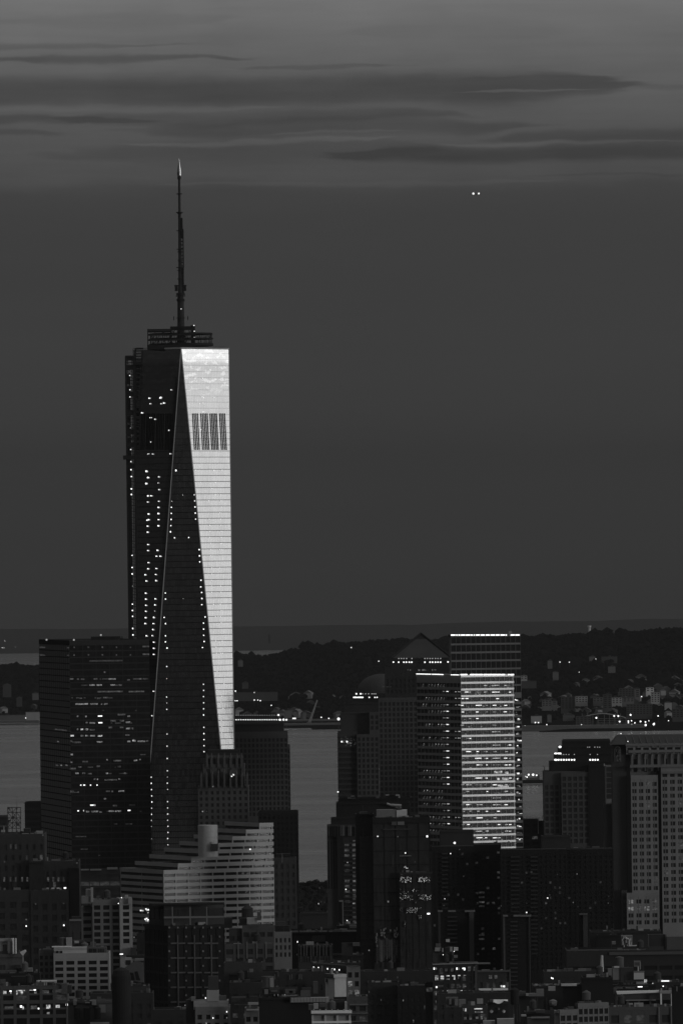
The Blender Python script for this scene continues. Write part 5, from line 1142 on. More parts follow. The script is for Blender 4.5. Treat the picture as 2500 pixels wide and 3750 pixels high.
q.add([(a.x, D, a.z), (c.x, D, a.z), (c.x, D + 34, a.z), (a.x, D + 34, a.z), (e1.x, D + 12, e1.z), (e2.x, D + 12, e1.z), (e2.x, D + 22, e1.z), (e1.x, D + 22, e1.z)], [(0, 1, 5, 4), (1, 2, 6, 5), (2, 3, 7, 6), (3, 0, 4, 7), (4, 5, 6, 7), (3, 2, 1, 0)])
q = b.part('roof_rib', 'mid')
for i in range(10): x = 2300 + i*24; q.tube(P(x, 2726, D - .1) + Vector((0, 0, .5)), P(x - 10, 2697, D + 12) + Vector((0, 0, .6)), .28, n=4)
q = b.part('cornice', 'midl')
for (x0, x1, y0, y1, dd) in ((2300, 2640, 2748, 2754, 5501.5), (2306, 2640, 2802, 2808, 5498), (2290, 2640, 2724, 2729, 5501), (2419, 2640, 2826, 2832, 5498)): a = P(x0, y0, dd); c = P(x1, y1, dd); q.box(a.x, c.x, dd, dd + 3, c.z, a.z)
q = b.part('gable_ornament', 'midl'); a = P(2250, 2732, 5504); c = P(2272, 2790, 5504); pr = None
for i in range(13):
    t_ = math.pi*i/12; p_ = Vector(((a.x + c.x)/2 - (c.x - a.x)/2*math.cos(t_), 5504, a.z - 3 + 2.5*math.sin(t_))); 
    if pr is not None: q.tube(pr, p_, .22, n=4)
    pr = p_
for x in (a.x, c.x): q.tube((x, 5504, a.z - 3), (x, 5504, c.z), .25, n=4)
for i in range(26): x = random.uniform(a.x + .6, c.x - .8); z = random.uniform(c.z, a.z - 3); q.box(x, x + random.uniform(.3, 1), 5504, 5504.6, z, z + random.uniform(.4, 1.3))
q = b.part('arch_pier', 'midl')
for i in range(9):
    x = 2314 + i*24; c = P(x, 2800, 5503); e_ = P(x, 2770, 5503); q.box(c.x - .5, c.x + .5, 5502.5, 5503.6, c.z - 4, e_.z); q.tube((c.x, 5503, e_.z), (c.x, 5503, e_.z + 2.6), .7, .1, n=5)
for x, y in ((1116, 1156), (1059, 1091)): a = ZD(x, y); b.rbox(a[0] - 1.6, a[0] + 1.6, a[1] - 1.6, a[1] + 1.6, 'lit4', name='roof_lamp', dd=-2 if x > 1100 else -1, back=.3)
for x in (2338, 2391, 2417): b.rbox(x - 2, x + 2, 2731, 2738, 'lit1', name='lit_window', dd=2, back=.2)
q = b.part('mullion', 'midl')
for (x0, x1, y0, y1, dd) in ((2309, 2405, 2850, 3270, 5499.3), (2419, 2600, 2850, 3400, 5498.3), (2294, 2408, 3280, 3400, 5491.3)):
    n_ = round((x1 - x0)/26.9)
    for i in range(n_):
        x = x0 + (i + .5)*(x1 - x0)/n_
        if x0 == 2419: x = 2419 + (i + .5)*26.9
        a = P(x, y0, dd); c = P(x, y1, dd); q.box(a.x - .22, a.x + .22, dd + .75, dd + 1.05, c.z, a.z)
b.finish()
# ---- centre: dark roofs and towers below the domed tower
b = Bld('office_building', 'flat black block with bright roof vents, in front of the domed tower', 1400, 5700)
b.vol(1230, 1230, 1500, 2942, wall='black', depth=40); b.vol(1238, 1238, 1506, 2924, wall='black', depth=26, d=5708, yb=2944)
b.rbox(1410, 1463, 2910, 2925, 'black', dd=9, back=8)
for x0, x1, y0, y1, m_ in ((1411, 1424, 2911, 2914, 'light'), (1448, 1463, 2911, 2915, 'light'), (1459, 1464, 2915, 2923, 'light'), (1285, 1298, 2915, 2923, 'midl'), (1308, 1321, 2915, 2920, 'mid'), (1376, 1388, 2918, 2924, 'mid'), (1448, 1470, 2948, 2964, 'light'), (1272, 1300, 2919, 2926, 'mid')):
    b.rbox(x0, x1, y0, y1, m_, name='vent', dd=5 if y0 < 2940 else -2, back=2)
q = b.part('duct', 'light'); q.tube(P(1416, 2944, 5697), P(1430, 2949, 5697), .7, n=7); q.tube(P(1430, 2949, 5697), P(1470, 2951, 5697), .8, n=7)
dots(b, [1237], 2901, .4, 'lamp', dd=3); b.finish()
b = Bld('apartment_tower', 'slim apartment tower with a crown of pale vertical fins, right of the gap of water', 1255, 5450)
b.vol(1197, 1197, 1312, 3022, yb=3066, fr=fac('grid', 5, 6.5, .9, .9, 'dark2', 'black', tp=.7, maxn=10), depth=18)
b.vol(1197, 1197, 1236, 3066, fr=fac('grid', 1.55, 30, .55, .95, 'dark2', 'black', tp=1.2, maxn=20), ylo=3400, depth=22, d=5452)
b.vol(1233, 1233, 1256, 3066, wall='black', depth=10, d=5449)
b.vol(1255, 1255, 1312, 3066, fr=fac('grid', 5.4, 3.1, .6, .5, 'dark', 'glassd', tp=2.5, lit={'lit1': .22, 'lit0': .3}, maxn=90), ylo=3400, depth=20, d=5451)
b.vol(1211, 1211, 1316, 2995, wall='black', d=5462, depth=14)
for x, m_ in ((1203, 'midl'), (1212, 'dark2'), (1220, 'dark2'), (1228, 'dark2'), (1236, 'mid'), (1243, 'mid'), (1249, 'light'), (1256, 'light'), (1259, 'midl'), (1275, 'light'), (1280, 'midl'), (1284, 'light'), (1300, 'light'), (1304, 'light'), (1309, 'midl')):
    b.rbox(x, x + 1.8, 3024, 3062, m_, name='fin', dd=-.7, back=.6)
for j in range(22):
    y = 3078 + j*16.4; k = 'lit1' if j in (0, 1, 2, 6, 9, 11, 12, 14) else 'lit0'; b.rbox(1291, 1301, y, y + 4.5, 'lit2' if j in (6, 9, 11, 14) else k, name='lit_window', dd=-.4 + .2, back=.15)
for x, y, k in ((1272, 3159, 'lit3'), (1266, 3258, 'lit4'), (1270.5, 3371, 'lit5'), (1275, 3225, 'lit1')): b.rbox(x - 1.8, x + 1.8, y - 2.4, y + 2.4, k, name='lit_window', dd=-.3, back=.15)
q = b.part('balcony', 'dark2')
for j in range(20): y = 3090 + j*16.4; a = P(1257, y, 5448); c = P(1288, y + 2, 5448); q.box(a.x, c.x, 5448, 5450.6, c.z, a.z)
b.rbox(1253, 1257.5, 3300, 3392, 'midl', name='pilaster', dd=-2, back=.5); b.rbox(1241, 1256, 3298, 3304, 'midl', name='ledge', dd=-2.4, back=.5); b.rbox(1241, 1257, 3389, 3393, 'midl', name='ledge', dd=-2.4, back=.5); b.finish()
b = Bld('brick_building', 'low grey wing with a pale stub wall at the foot of the slim finned tower', 1280, 5200)
b.vol(1233, 1233, 1316, 3392, wall='black', depth=18); b.rbox(1279, 1317, 3390, 3437, 'midl', name='stair_house', dd=-1, back=5); b.rbox(1290, 1316, 3438, 3470, 'dark2', name='wall_panel', dd=-.6, back=.4); a = ZG(920, 1215); b.rbox(a[0] - 4, a[0] + 4, a[1] - 4, a[1] + 4, 'light', name='vent', dd=-2, back=1); b.finish()
b = Bld('glass_tower', 'dark glass tower with a white box on its roof and broken patches of reflected sky', 1460, 5000, 'skyscraper')
b.vol(1316, 1316, 1366, 3066, fr=fac('grid', 3.2, 3.6, .8, .7, 'dark', 'glassd', tp=2, maxn=30), ylo=3500, depth=26, d=5006)
b.vol(1364, 1364, 1574, 2995, fr=fac('grid', 6.6, 7.6, .96, .93, 'black', 'glassd', tp=3, maxn=60), depth=36); qg = b.last
b.vol(1462, 1462, 1582, 3196, fr=fac('grid', 3.3, 3.75, .94, .9, 'dark', 'glassd', tp=1, maxn=100), ylo=3640, depth=8, d=4996); qp = b.last
b.vol(1300, 1300, 1368, 2982, wall='black', d=5012, depth=20)
b.rbox(1378, 1451, 2967, 2994, 'midl', name='roof_house', dd=4, back=12); b.rbox(1451.3, 1490, 2968, 2994, 'pale', name='roof_house', dd=3.5, back=12); b.rbox(1440, 1470, 2960, 2967, 'black', dd=8, back=5)
b.rbox(1433, 1452, 3010, 3023, 'mid', name='window_panel', dd=-.4, back=.2); b.rbox(1455, 1480, 3010, 3022, 'midl', name='window_panel', dd=-.4, back=.2); b.rbox(1402, 1505, 3036, 3040, 'dark2', name='ledge', dd=-.5, back=.3)
b.rbox(1462, 1505, 3134, 3137, 'midl', name='ledge', dd=-.6, back=.5)
for x, y, k, r_ in ((1382.5, 3064, 'lit4', 1.8), (1563.5, 3064, 'lamp', 3), (1484, 3125, 'lamp', 1.8), (1421, 3303, 'lit2', 2.6), (1456, 3065, 'lit1', 2), (1519, 3158, 'lit1', 1.4), (1351, 3482, 'lit2', 2), (1470, 3204, 'lit2', 1.5), (1477, 3664, 'lit2', 1.8)): b.rbox(x - r_, x + r_, y - r_*1.1, y + r_*1.1, k, name='lamp', dd=-.9 if y < 3190 or x < 1460 else -4.9, back=.3)
random.seed(21)
q = b.part('tilted_pane', 'mirror')  # mirror wedges turned west, shaped to draw the patches of reflected sky
def wedge(x0, x1, y0, y1, tw):
    a = P(x0, y0, 4995.3); c = P(x1, y1, 4995.3); w_ = c.x - a.x; t_ = math.tan(math.radians(tw))*w_*.55
    vs = [(a.x, a.y, c.z), (c.x, c.y + t_, c.z), (c.x, c.y + t_, a.z), (a.x, a.y, a.z)]; q.add(vs + [(x, y + .1, z) for x, y, z in vs], [(0, 1, 2, 3), (7, 6, 5, 4), (0, 4, 5, 1), (2, 6, 7, 3)])
def patchy(x0, x1, y0, y1, dens, tw=(34, 44)):
    cols = max(1, round((x1 - x0)/6)); rows = max(1, round((y1 - y0)/4.2))
    for i in range(cols):
        for j in range(rows):
            ex = abs((j + .5)/rows - .5)*2*.35 + abs((i + .5)/cols - .5)*2*.3
            if random.random() < dens*(1.25 - ex): xx = x0 + i*(x1 - x0)/cols; yy = y0 + j*(y1 - y0)/rows; wedge(xx, xx + (x1 - x0)/cols*random.uniform(.75, .97), yy, yy + (y1 - y0)/rows*.97, random.uniform(*tw))
for x0, x1, y0, y1, dn in ((1268, 1358, 590, 632, .95), (1415, 1510, 590, 632, .95), (1262, 1335, 688, 730, .4), (1368, 1420, 690, 715, .4), (1290, 1370, 738, 778, .85), (1262, 1290, 740, 790, .5), (1415, 1522, 735, 782, .95), (1316, 1410, 840, 886, 1), (1400, 1440, 840, 856, .8), (1262, 1285, 840, 872, .8), (1416, 1440, 905, 940, .6), (1385, 1400, 790, 815, .6), (1300, 1345, 495, 520, .35), (1300, 1312, 950, 1000, .5), (1262, 1330, 610, 640, .3)):
    a = ZG(x0, y0); c = ZG(x1, y1); patchy(a[0], c[0], a[1], c[1], dn)
a = ZG(1486, 885); c = ZG(1509, 896); b.rbox(a[0], c[0], a[1], c[1], 'lit5', name='lit_window', dd=-5, back=.2)  # glowing panel put in for a patch of reflected sky, no lit room
q2 = b.part('glazed_bay', 'stone'); mat('rib', .07, .7)
for i in range(22):
    x = 1378 + i*3.6; y0 = random.uniform(3436, 3446) if 1384 < x < 1450 else random.uniform(3440, 3470); y1 = random.uniform(3500, 3530); a = P(x, y0, 4998.6); c = P(x + random.uniform(1.2, 2.8), y1, 4998.6); q2.box(a.x, c.x, 4998.6, 4999.2, c.z, a.z)
for (x0, x1, y0, y1) in ((1391, 1460, 3396, 3412), (1391, 1412, 3413, 3436), (1438, 1460, 3413, 3436), (1374, 1383, 3414, 3470)):
    for i in range(10): x = random.uniform(x0, x1 - 4); y = random.uniform(y0, y1 - 5); a = P(x, y, 4998.5); c = P(x + random.uniform(2, 5), y + random.uniform(4, 9), 4998.5); q2.box(a.x, c.x, 4998.4 + i*.02, 4999.1, c.z, a.z)
q3 = b.part('rib', 'rib')
for i in range(46): x = random.uniform(1366, 1580); y = random.uniform(3060, 3700); h_ = random.uniform(15, 90); dd_ = 4999.2 if x < 1462 or y < 3196 else 4995.2; a = P(x, y, dd_); c = P(x + 1.2, y + h_, dd_); q3.box(a.x, c.x, dd_, dd_ + .3, c.z, a.z)
b.finish()

# ---- the pair of brown slab apartment towers and their lower end walls
def apt(lab, x0, x1, yt, d, balc, ends, box=None, seed=1, lits=()):
    b = Bld('apartment_tower', lab, (x0 + x1)/2, d, 'apartment tower'); random.seed(seed)
    b.vol(x0, x0, x1, yt, fr=fac('grid', 2.7, 2.85, .42, .45, 'soot', 'glassk', tp=2.2, lit={'lit0': .05, 'lit1': .003}, maxn=100), ylo=3560, depth=26)
    for bx0, bx1 in balc:
        q = b.part('balcony', 'dark')
        for j in range(24):
            y = yt + 24 + j*15.4
            if y > 3560: break
            a = P(bx0, y, d - 2); c = P(bx1, y + 5.5, d - 2); q.box(a.x, c.x, d - 1.6, d - .002, c.z, a.z)
    if box: b.vol(box[0], box[0], box[1], box[2], wall='dark', yb=yt + 1, d=d + 4, depth=12)
    b.rbox(x0 + 2, x1 - 2, yt - 2, yt + 1, 'mid', name='parapet', dd=.1, back=.5)
    for x, y, k, r_ in lits: b.rbox(x - r_, x + r_, y - r_*1.1, y + r_*1.1, k, name='lit_window', dd=-.35, back=.15)
    for (e0, e1, ey, ee) in ends:
        dd = d - 60 - ey*.001
        b2 = b; b2.vol(e0, e0, e1, ey, wall='soot', d=dd, depth=20)
        for (s0, s1, m_) in ee: b2.rbox(s0, s1, ey + 3, 3700, m_, name='end_wall', d=dd, dd=-.8, back=.6)
        for (s0, s1) in [(e0, e0 + 18), (e0 + 38, e0 + 66), (e1 - 38, e1)]: b2.rbox(s0, s1, ey - 1, ey + 5, 'midl', name='coping', d=dd, dd=-1.2, back=.8)
        q = b.part('balcony', 'dark2')
        w_ = (e1 - e0); b.roofs = []
        for j in range(18): y = ey + 22 + j*15.4; a = P(e0 + w_*.26, y, dd - 1); c = P(e0 + w_*.52, y + 4, dd - 1); q.box(a.x, c.x, dd - .9, dd - .002, c.z, a.z)
    return b
apt('left of the two broad dark brown apartment slabs, under the banded tower', 1578, 1736, 3101, 5100, [(1617, 1640)], [(1602, 1739, 3336, [(1603, 1616, 'dark2'), (1717, 1738, 'granite')])], (1609, 1733, 3042), 3,
    [(1649, 3127, 'lit4', 1.7), (1682, 3112, 'lit2', 1.2), (1697, 3210, 'lit2', 1.3), (1628, 3294, 'lit4', 1.8), (1636, 3445, 'lit3', 4)]).finish()
b = Bld('apartment_tower', 'dark apartment wing set back between the two broad brown slabs', 1785, 5112, 'apartment tower'); random.seed(9)
b.vol(1733, 1733, 1834, 3095, fr=fac('grid', 3.4, 2.85, .5, .45, 'soot', 'glassk', tp=2.2, lit={'lit0': .10, 'lit1': .008}, maxn=100), ylo=3620, depth=26)
q = b.part('balcony', 'black')
for j in range(30): y = 3120 + j*15.4; a = P(1733, y, 5110); c = P(1746, y + 7, 5110); q.box(a.x, c.x, 5110.2, 5111.99, c.z, a.z)
for y, k in ((3270, 'lit0'), (3287, 'lit0'), (3305, 'lit1'), (3320, 'lit0'), (3426, 'lit0'), (3440, 'lit0')): b.rbox(1753, 1773, y - 3, y + 3, k, name='lit_window', dd=-.3, back=.15)
b.rbox(1735, 1833, 3092, 3095, 'mid', name='parapet', dd=.1, back=.5); b.rbox(1858, 1866, 3082, 3092, 'lit1', name='roof_lamp', dd=8, back=1); dots(b, [1664], 3088, .6, dd=-16); b.finish()
apt('right of the two broad dark brown apartment slabs, below the stepped tower with roof lights', 1831, 2074, 3113, 5080, [(1869, 1901), (1942, 1968)], [(1841, 1944, 3353, [(1841, 1852, 'granite'), (1937, 1943, 'mid')])], (1982, 2088, 3062), 4,
    [(1927.5, 3343, 'lit4', 2), (1834, 3319, 'lit2', 1.3), (1928, 3309, 'lit1', 1.6), (2004.5, 3290, 'lit4', 2), (2040, 3203, 'lit1', 1.6), (2012, 3279, 'lit1', 1.6)]).finish()
b = Bld('apartment_tower', 'darkest apartment slab, standing between the brown slabs and the narrow glass slab', 2150, 5095, 'apartment tower'); random.seed(14)
b.vol(2072, 2072, 2245, 3112, fr=fac('grid', 2.9, 2.85, .4, .42, 'soot', 'glassk', tp=2.2, lit={'lit0': .05}, maxn=100), ylo=3470, depth=26)
b.vol(2120, 2120, 2153, 3349, wall='soot', d=5030, depth=14); b.rbox(2134, 2152, 3352, 3470, 'dark2', name='end_wall', d=5030, dd=-.8, back=.6); b.rbox(2120, 2150, 3346, 3352, 'mid', name='coping', d=5030, dd=-1.2, back=.8)
for x, y, k in ((2112, 3202, 'lit2'), (2098, 3306, 'lit2'), (2115, 3322, 'lit0'), (2226, 3309, 'lit1'), (2228, 3284, 'lit0')): b.rbox(x - 1.6, x + 1.6, y - 2, y + 2, k, name='lit_window', dd=-.3, back=.15)
b.rbox(2075, 2240, 3107, 3112, 'dark2', name='parapet', dd=.1, back=.5); b.finish()

# ---- lower middle: lofts and roofs
b = Bld('loft_building', 'grey loft with stepped roof houses directly under the right end of the banded block', 910, 4900)
b.vol(822, 822, 1003, 3458, fr=fac('grid', 5.0, 4.6, .72, .62, 'mid', 'glassd', tp=1.2, lit={'blind': .1}, maxn=60), ylo=3560, depth=24)
b.vol(886, 886, 1003, 3391, yb=3459, fr=fac('grid', 4.4, 4.2, .7, .6, 'mid', 'glassd', tp=2, lit={'blind': .15}, maxn=30), depth=18, d=4906)
b.vol(838, 838, 888, 3405, yb=3459, fr=fac('grid', 4.4, 4.2, .6, .6, 'dark2', 'glassd', tp=2, maxn=20), depth=14, d=4908)
b.rbox(904, 941, 3363, 3385, 'light', dd=3, back=6); b.rbox(876, 904, 3364, 3390, 'dark2', dd=8, back=6); b.rbox(941, 956, 3342, 3372, 'mid', dd=2, back=4, name='chimney'); b.rbox(820, 850, 3362, 3400, 'dark2', dd=14, back=6)
for x in (870, 902, 938, 972): b.rbox(x, x + 5, 3450, 3512, 'midl', name='pilaster', dd=-.6, back=.4)
b.pole(1006, 3395, 3550, .12, 'midl', dd=-10); b.finish()
b = Bld('loft_building', 'small grey block with two rows of dark windows, right of the stepped-roof loft', 1036, 4950)
b.vol(1004, 1004, 1067, 3414, fr=fac('grid', 2.6, 3.9, .5, .62, 'midl', 'glassd', tp=2, maxn=20), ylo=3520, depth=14)
b.rbox(1000, 1060, 3392, 3414, 'black', dd=5, back=8); b.rbox(1008, 1044, 3376, 3388, 'dark2', dd=30, back=4)
b.rbox(978, 1006, 3468, 3473, 'midl', name='awning', dd=-8, back=3); b.finish()
b = Bld('office_building', 'long low black roof behind the pale-finned facade in the lower middle', 1200, 5050)
b.vol(1060, 1060, 1320, 3416, wall='black', depth=50); b.vol(1100, 1100, 1200, 3344, wall='dark', depth=30, d=5300); b.rbox(1090, 1108, 3325, 3345, 'black', dd=260, back=10)
b.rbox(1143, 1190, 3428, 3450, 'dark2', name='roof_frame', dd=-.5, back=.4)
for x, y, k in ((1166, 3311, 'lit3'), (1176, 3305, 'lit1'), (1188, 3306, 'lit1'), (1089, 3451, 'lit5'), (1170, 3254, 'lit1')): b.rbox(x - 1.4, x + 1.4, y - 3, y + 2.4, k, name='lamp', dd=-2, back=.3)
b.finish()
b = Bld('finned_building', 'dark facade with paired pale vertical fins, lower middle of the city', 1150, 4800)
b.vol(1092, 1092, 1217, 3463, fr=fac('grid', 3.6, 5.5, .8, .86, 'dark2', 'black', tp=.5, maxn=30), ylo=3526, depth=16); b.vol(1085, 1085, 1330, 3500, wall='dark', d=4812, depth=20)
for i, x in enumerate((1101, 1112, 1122, 1137, 1146, 1160, 1170, 1183, 1194, 1209)): b.rbox(x, x + 2.2, 3464, 3502 if i % 3 else 3524, 'midl', name='fin', dd=-.7, back=.6); b.rbox(x + 5, x + 6.6, 3505, 3524, 'mid', name='fin', dd=-.7, back=.6)
b.rbox(1250, 1292, 3455, 3500, 'dark', dd=4, back=4, name='roof_house'); b.rbox(1291, 1317, 3454, 3466, 'mid', dd=2, back=4, name='roof_house'); b.finish()
b = Bld('loft_building', 'low loft with a string of bright roof lamps and lit windows at its right end', 1230, 4500)
b.vol(1141, 1141, 1318, 3528, wall='dark', depth=24); b.vol(1268, 1268, 1318, 3542, fr=fac('grid', 3.1, 4.4, .6, .6, 'midl', 'glass', tp=1, lit={'lit1': .3, 'lit2': .15}, maxn=20), d=4494, depth=5)
for x, y in ((556, 1332), (595, 1335), (670, 1343), (708, 1347), (727, 1348), (766, 1352)): a = ZG(x, y); b.rbox(a[0] - 1.8, a[0] + 1.8, a[1] - 2.8, a[1] + 2.8, 'lamp', name='roof_lamp', dd=-3, back=.6)
q = b.part('roof_edge', 'mid'); q.tube(P(1141, 3526, 4497), P(1280, 3538, 4497), .3, n=4); q.tube(P(1280, 3538, 4493.5), P(1317, 3540, 4493.5), .4, n=4)
b.rbox(1146, 1157, 3523, 3529, 'midl', name='vent', dd=-4, back=1); b.finish()
b = Bld('stair_tower', 'little whitish stair tower with one black window, lower middle', 1230, 4200)
b.vol(1186, 1222, 1269, 3570, 24, fr=fac('plain', wall='pale'), fl=fac('plain', wall='mid'), roof='roofl')
a = ZG(764, 1524); c = ZG(785, 1549); b.rbox(a[0], c[0], a[1], c[1], 'black', name='window', dd=3.0, back=.8)
for x in (655, 698): a = ZG(x, 1425); b.rbox(a[0], a[0] + 5, a[1], a[1] + 13, 'black', name='window', dd=7.4 - (x - 655)*.05, back=1.5)
b.rbox(1221, 1270, 3654, 3668, 'black', dd=-3, back=6); b.finish()
b = Bld('loft_building', 'dim grey loft with a drum tank and a row of small windows, lower middle', 1040, 4420)
b.vol(905, 905, 1190, 3562, fr=fac('grid', 4.0, 6, .35, .4, 'dark', 'glassd', tp=3, lit={'lit1': .15, 'blind': .12}, maxn=60), depth=26); b.vol(820, 820, 960, 3528, fr=fac('grid', 8, 9, .5, .5, 'dark2', 'dark', maxn=10), depth=18, d=4440)
b.tank(955, 1003, 3578, 3622, 'mid', name='drum_tank', dd=-12, cone=0); b.rbox(988, 1002, 3583, 3620, 'light', name='tank_panel', dd=-12.2, back=.3)
for x, y0 in ((1006, 3570), (1018, 3560), (1060, 3572), (1068, 3570), (1093, 3570), (1098, 3568), (1103, 3570)): b.rbox(x, x + 2, y0, y0 + 18, 'midl', name='downpipe', dd=-1, back=.3)
b.rbox(1146, 1164, 3596, 3640, 'mid', name='chimney', dd=-8, back=4); b.rbox(1105, 1140, 3620, 3645, 'dark2', dd=-8, back=6); b.finish()
b = Bld('loft_building', 'pale loft with a tall white box on its roof, bottom centre left', 780, 4000)
b.vol(715, 715, 842, 3689, fr=fac('grid', 4.0, 3.6, .5, .58, 'midl', 'glass', tp=2, lit={'lit1': .1}, maxn=30), depth=22)
b.vol(709, 709, 836, 3667, yb=3690, fr=fac('grid', 3.6, 2.7, .75, .45, 'light', 'glassd', tp=1.3, maxn=10), depth=14, d=4002, roof='roofl')
b.rbox(757, 801, 3629, 3668, 'light', name='roof_box', dd=1.5, back=7); b.rbox(762, 799, 3577, 3629, 'dark2', name='roof_tower', dd=4, back=6); b.rbox(700, 716, 3652, 3668, 'midl', dd=3, back=3, name='vent'); b.rbox(802, 828, 3648, 3668, 'mid', dd=3, back=3, name='vent'); b.rbox(680, 712, 3664, 3750, 'dark', dd=4, back=6)
for x, y, k in ((964, 1696, 'lit5'), (851, 1747, 'lit5'), (964, 1744, 'lit2'), (790, 1583, 'lit5'), (622, 1643, 'lit2'), (796, 1790, 'lit3')): a = ZF(x, y); b.rbox(a[0] - 1.6, a[0] + 1.6, a[1] - 2.4, a[1] + 2.4, k, name='lamp', dd=-.9, back=.3)
b.finish()
b = Bld('loft_building', 'narrow end of a loft with a pale toothed cornice, bottom centre', 920, 3990)
b.vol(896, 896, 948, 3694, fr=fac('grid', 3.0, 4.0, .62, .55, 'midl', 'glass', tp=2, maxn=10), depth=16); b.rbox(908, 946, 3673, 3681, 'light', name='cornice', dd=-2, back=2); b.rbox(902, 946, 3697, 3702, 'light', name='cornice', dd=-2.5, back=2)
for i in range(7): b.rbox(906 + i*5.6, 909 + i*5.6, 3682, 3696, 'mid', name='bracket', dd=-1.4, back=1)
b.rbox(857, 908, 3679, 3682, 'mid', name='railing', dd=3, back=.5); b.rbox(915, 944, 3651, 3673, 'dark', dd=4, back=4); b.rbox(848, 900, 3655, 3670, 'dark2', dd=18, back=10); b.finish()
b = Bld('loft_building', 'black-roofed loft with a long pale skylight strip, bottom centre', 1040, 4000)
b.vol(947, 947, 1137, 3655, wall='black', depth=30); b.rbox(1063, 1204, 3656, 3671, 'light', name='skylight', dd=-2, back=5)
for i in range(12): b.rbox(1066 + i*11.4, 1067.2 + i*11.4, 3656, 3671, 'mid', name='glazing_bar', dd=-2.2, back=.2)
for x0, x1, y0, y1, m_ in ((968, 982, 3626, 3642, 'midl'), (986, 1024, 3622, 3642, 'dark2'), (992, 1016, 3629, 3634, 'mid'), (1044, 1082, 3624, 3640, 'mid'), (1058, 1072, 3630, 3638, 'light'), (1032, 1088, 3645, 3650, 'midl'), (958, 1090, 3618, 3656, 'dark'), (1100, 1135, 3630, 3652, 'mid')): b.rbox(x0, x1, y0, y1, m_, name='skylight' if m_ != 'dark' else 'roof_house', dd={'dark': 6, 'dark2': 3}.get(m_, 1), back=2)
for x, y, k in ((1005, 3646, 'lit2'), (1018, 3646, 'lit2'), (1043, 3646, 'lit3'), (1034, 3645, 'lit1')): b.rbox(x - 1, x + 1, y - 3, y + 3, k, name='lamp', dd=-1, back=.3)
b.finish()
b = Bld('ornate_building', 'small ornate block with bright bracketed cornice and three wide windows, bottom centre', 1213, 3900)
b.vol(1142, 1142, 1284, 3712, fr=fac('grid', 5.4, 7.4, .68, .5, 'light', 'glass', tp=1.6, maxn=20), depth=18)
b.rbox(1139, 1288, 3704, 3712, 'white', name='cornice', dd=-2, back=2.5)
for i in range(19): b.rbox(1144 + i*7.5, 1147 + i*7.5, 3713, 3719, 'light', name='bracket', dd=-1.4, back=1.2)
for i in range(7): b.rbox(1147 + i*22, 1151 + i*22, 3698, 3704, 'pale', name='finial', dd=-2, back=1)
for x in (1141, 1187, 1231, 1277): b.rbox(x, x + 8, 3720, 3752, 'pale', name='pilaster', dd=-.9, back=.8)
b.rbox(1142, 1286, 3742, 3748, 'white', name='string_course', dd=-1.4, back=1.2)
for x0, x1, y0, y1, m_, dd in ((1130, 1166, 3680, 3700, 'midl', 4), (1148, 1165, 3677, 3697, 'light', 2.5), (1170, 1205, 3676, 3702, 'mid', 5), (1206, 1262, 3662, 3702, 'dark', 6), (1262, 1270, 3672, 3700, 'light', 3), (1176, 1190, 3690, 3701, 'black', 2)): b.rbox(x0, x1, y0, y1, m_, dd=dd, back=3)
b.finish()
b = Bld('brick_building', 'grey block with two columns of windows, right of the ornate cornice block', 1315, 4080)
b.vol(1272, 1272, 1345, 3651, fr=fac('grid', 4.4, 4.6, .6, .5, 'mid', 'glassd', tp=2, lit={'lit0': .2}, maxn=20), depth=20)
for y in (3679, 3711, 3741): b.rbox(1280, 1347, y, y + 3, 'midl', name='string_course', dd=-.7, back=.5)
b.finish()
b = Bld('office_building', 'plain dark building mass filling the bottom, between the grey block and the lit windows', 1450, 4600)
b.vol(1345, 1345, 1460, 3600, fr=fac('grid', 4, 5, .5, .5, 'dark', 'glassd', tp=4, lit={'lit0': .05}, maxn=30), depth=20)
b.vol(1455, 1455, 1590, 3612, fr=fac('grid', 3, 4, .5, .5, 'black', 'glassd', tp=4, maxn=30, lit={'lit0': .04}), depth=20, d=4590)
for x, y, k in ((1340 + 11, 3634, 'lit1'), (1395, 3663, 'lit1'), (1476, 3665, 'lit2'), (1513, 3740, 'lit2'), (1455, 3580, 'lit1'), (1514, 3598, 'lit0')): b.rbox(x - 1.2, x + 1.2, y - 3.5, y + 3.5, k, name='lit_window', dd=-11, back=.2)
b.finish()
# ---- lit loft, lower right of centre
Zl = zt(1500, 3350, 3.136)
b = Bld('loft_building', 'loft with thin pale cornice and rows of lit sash windows, lower right of centre', 1665, 4500)
b.vol(1583, 1583, 1751, 3534, fr=fac('grid', 2.95, 3.55, .62, .62, 'dark', 'glassd', tp=1.2, maxn=40, lit={'lit0': .15}), depth=24)
b.vol(1556, 1556, 1586, 3600, fr=fac('grid', 3.2, 3.6, .7, .6, 'dark', 'glassd', tp=1, lit={'lit1': .5, 'lit0': .5}, maxn=14), d=4506, depth=10, ylo=3660)
q = b.part('cornice', 'light'); q.tube(P(1583, 3533, 4498), P(1752, 3528, 4498), .35, n=4); q = b.part('parapet', 'midl'); q.box(P(1700, 0, 4499).x, P(1751, 0, 4499).x, 4498.5, 4499.4, pz(1700, 3533, 4499), pz(1700, 3527, 4499))
b.rbox(1738, 1749, 3535, 3760, 'mid', name='corner_pier', dd=-.6, back=.5)
def lw(x0, x1, y0, y1, k, dd=-.25, nm='lit_window', z_=Zl): a = z_(x0, y0); c = z_(x1, y1); b.rbox(a[0], c[0], a[1], c[1], k, name=nm, dd=dd, back=.12)
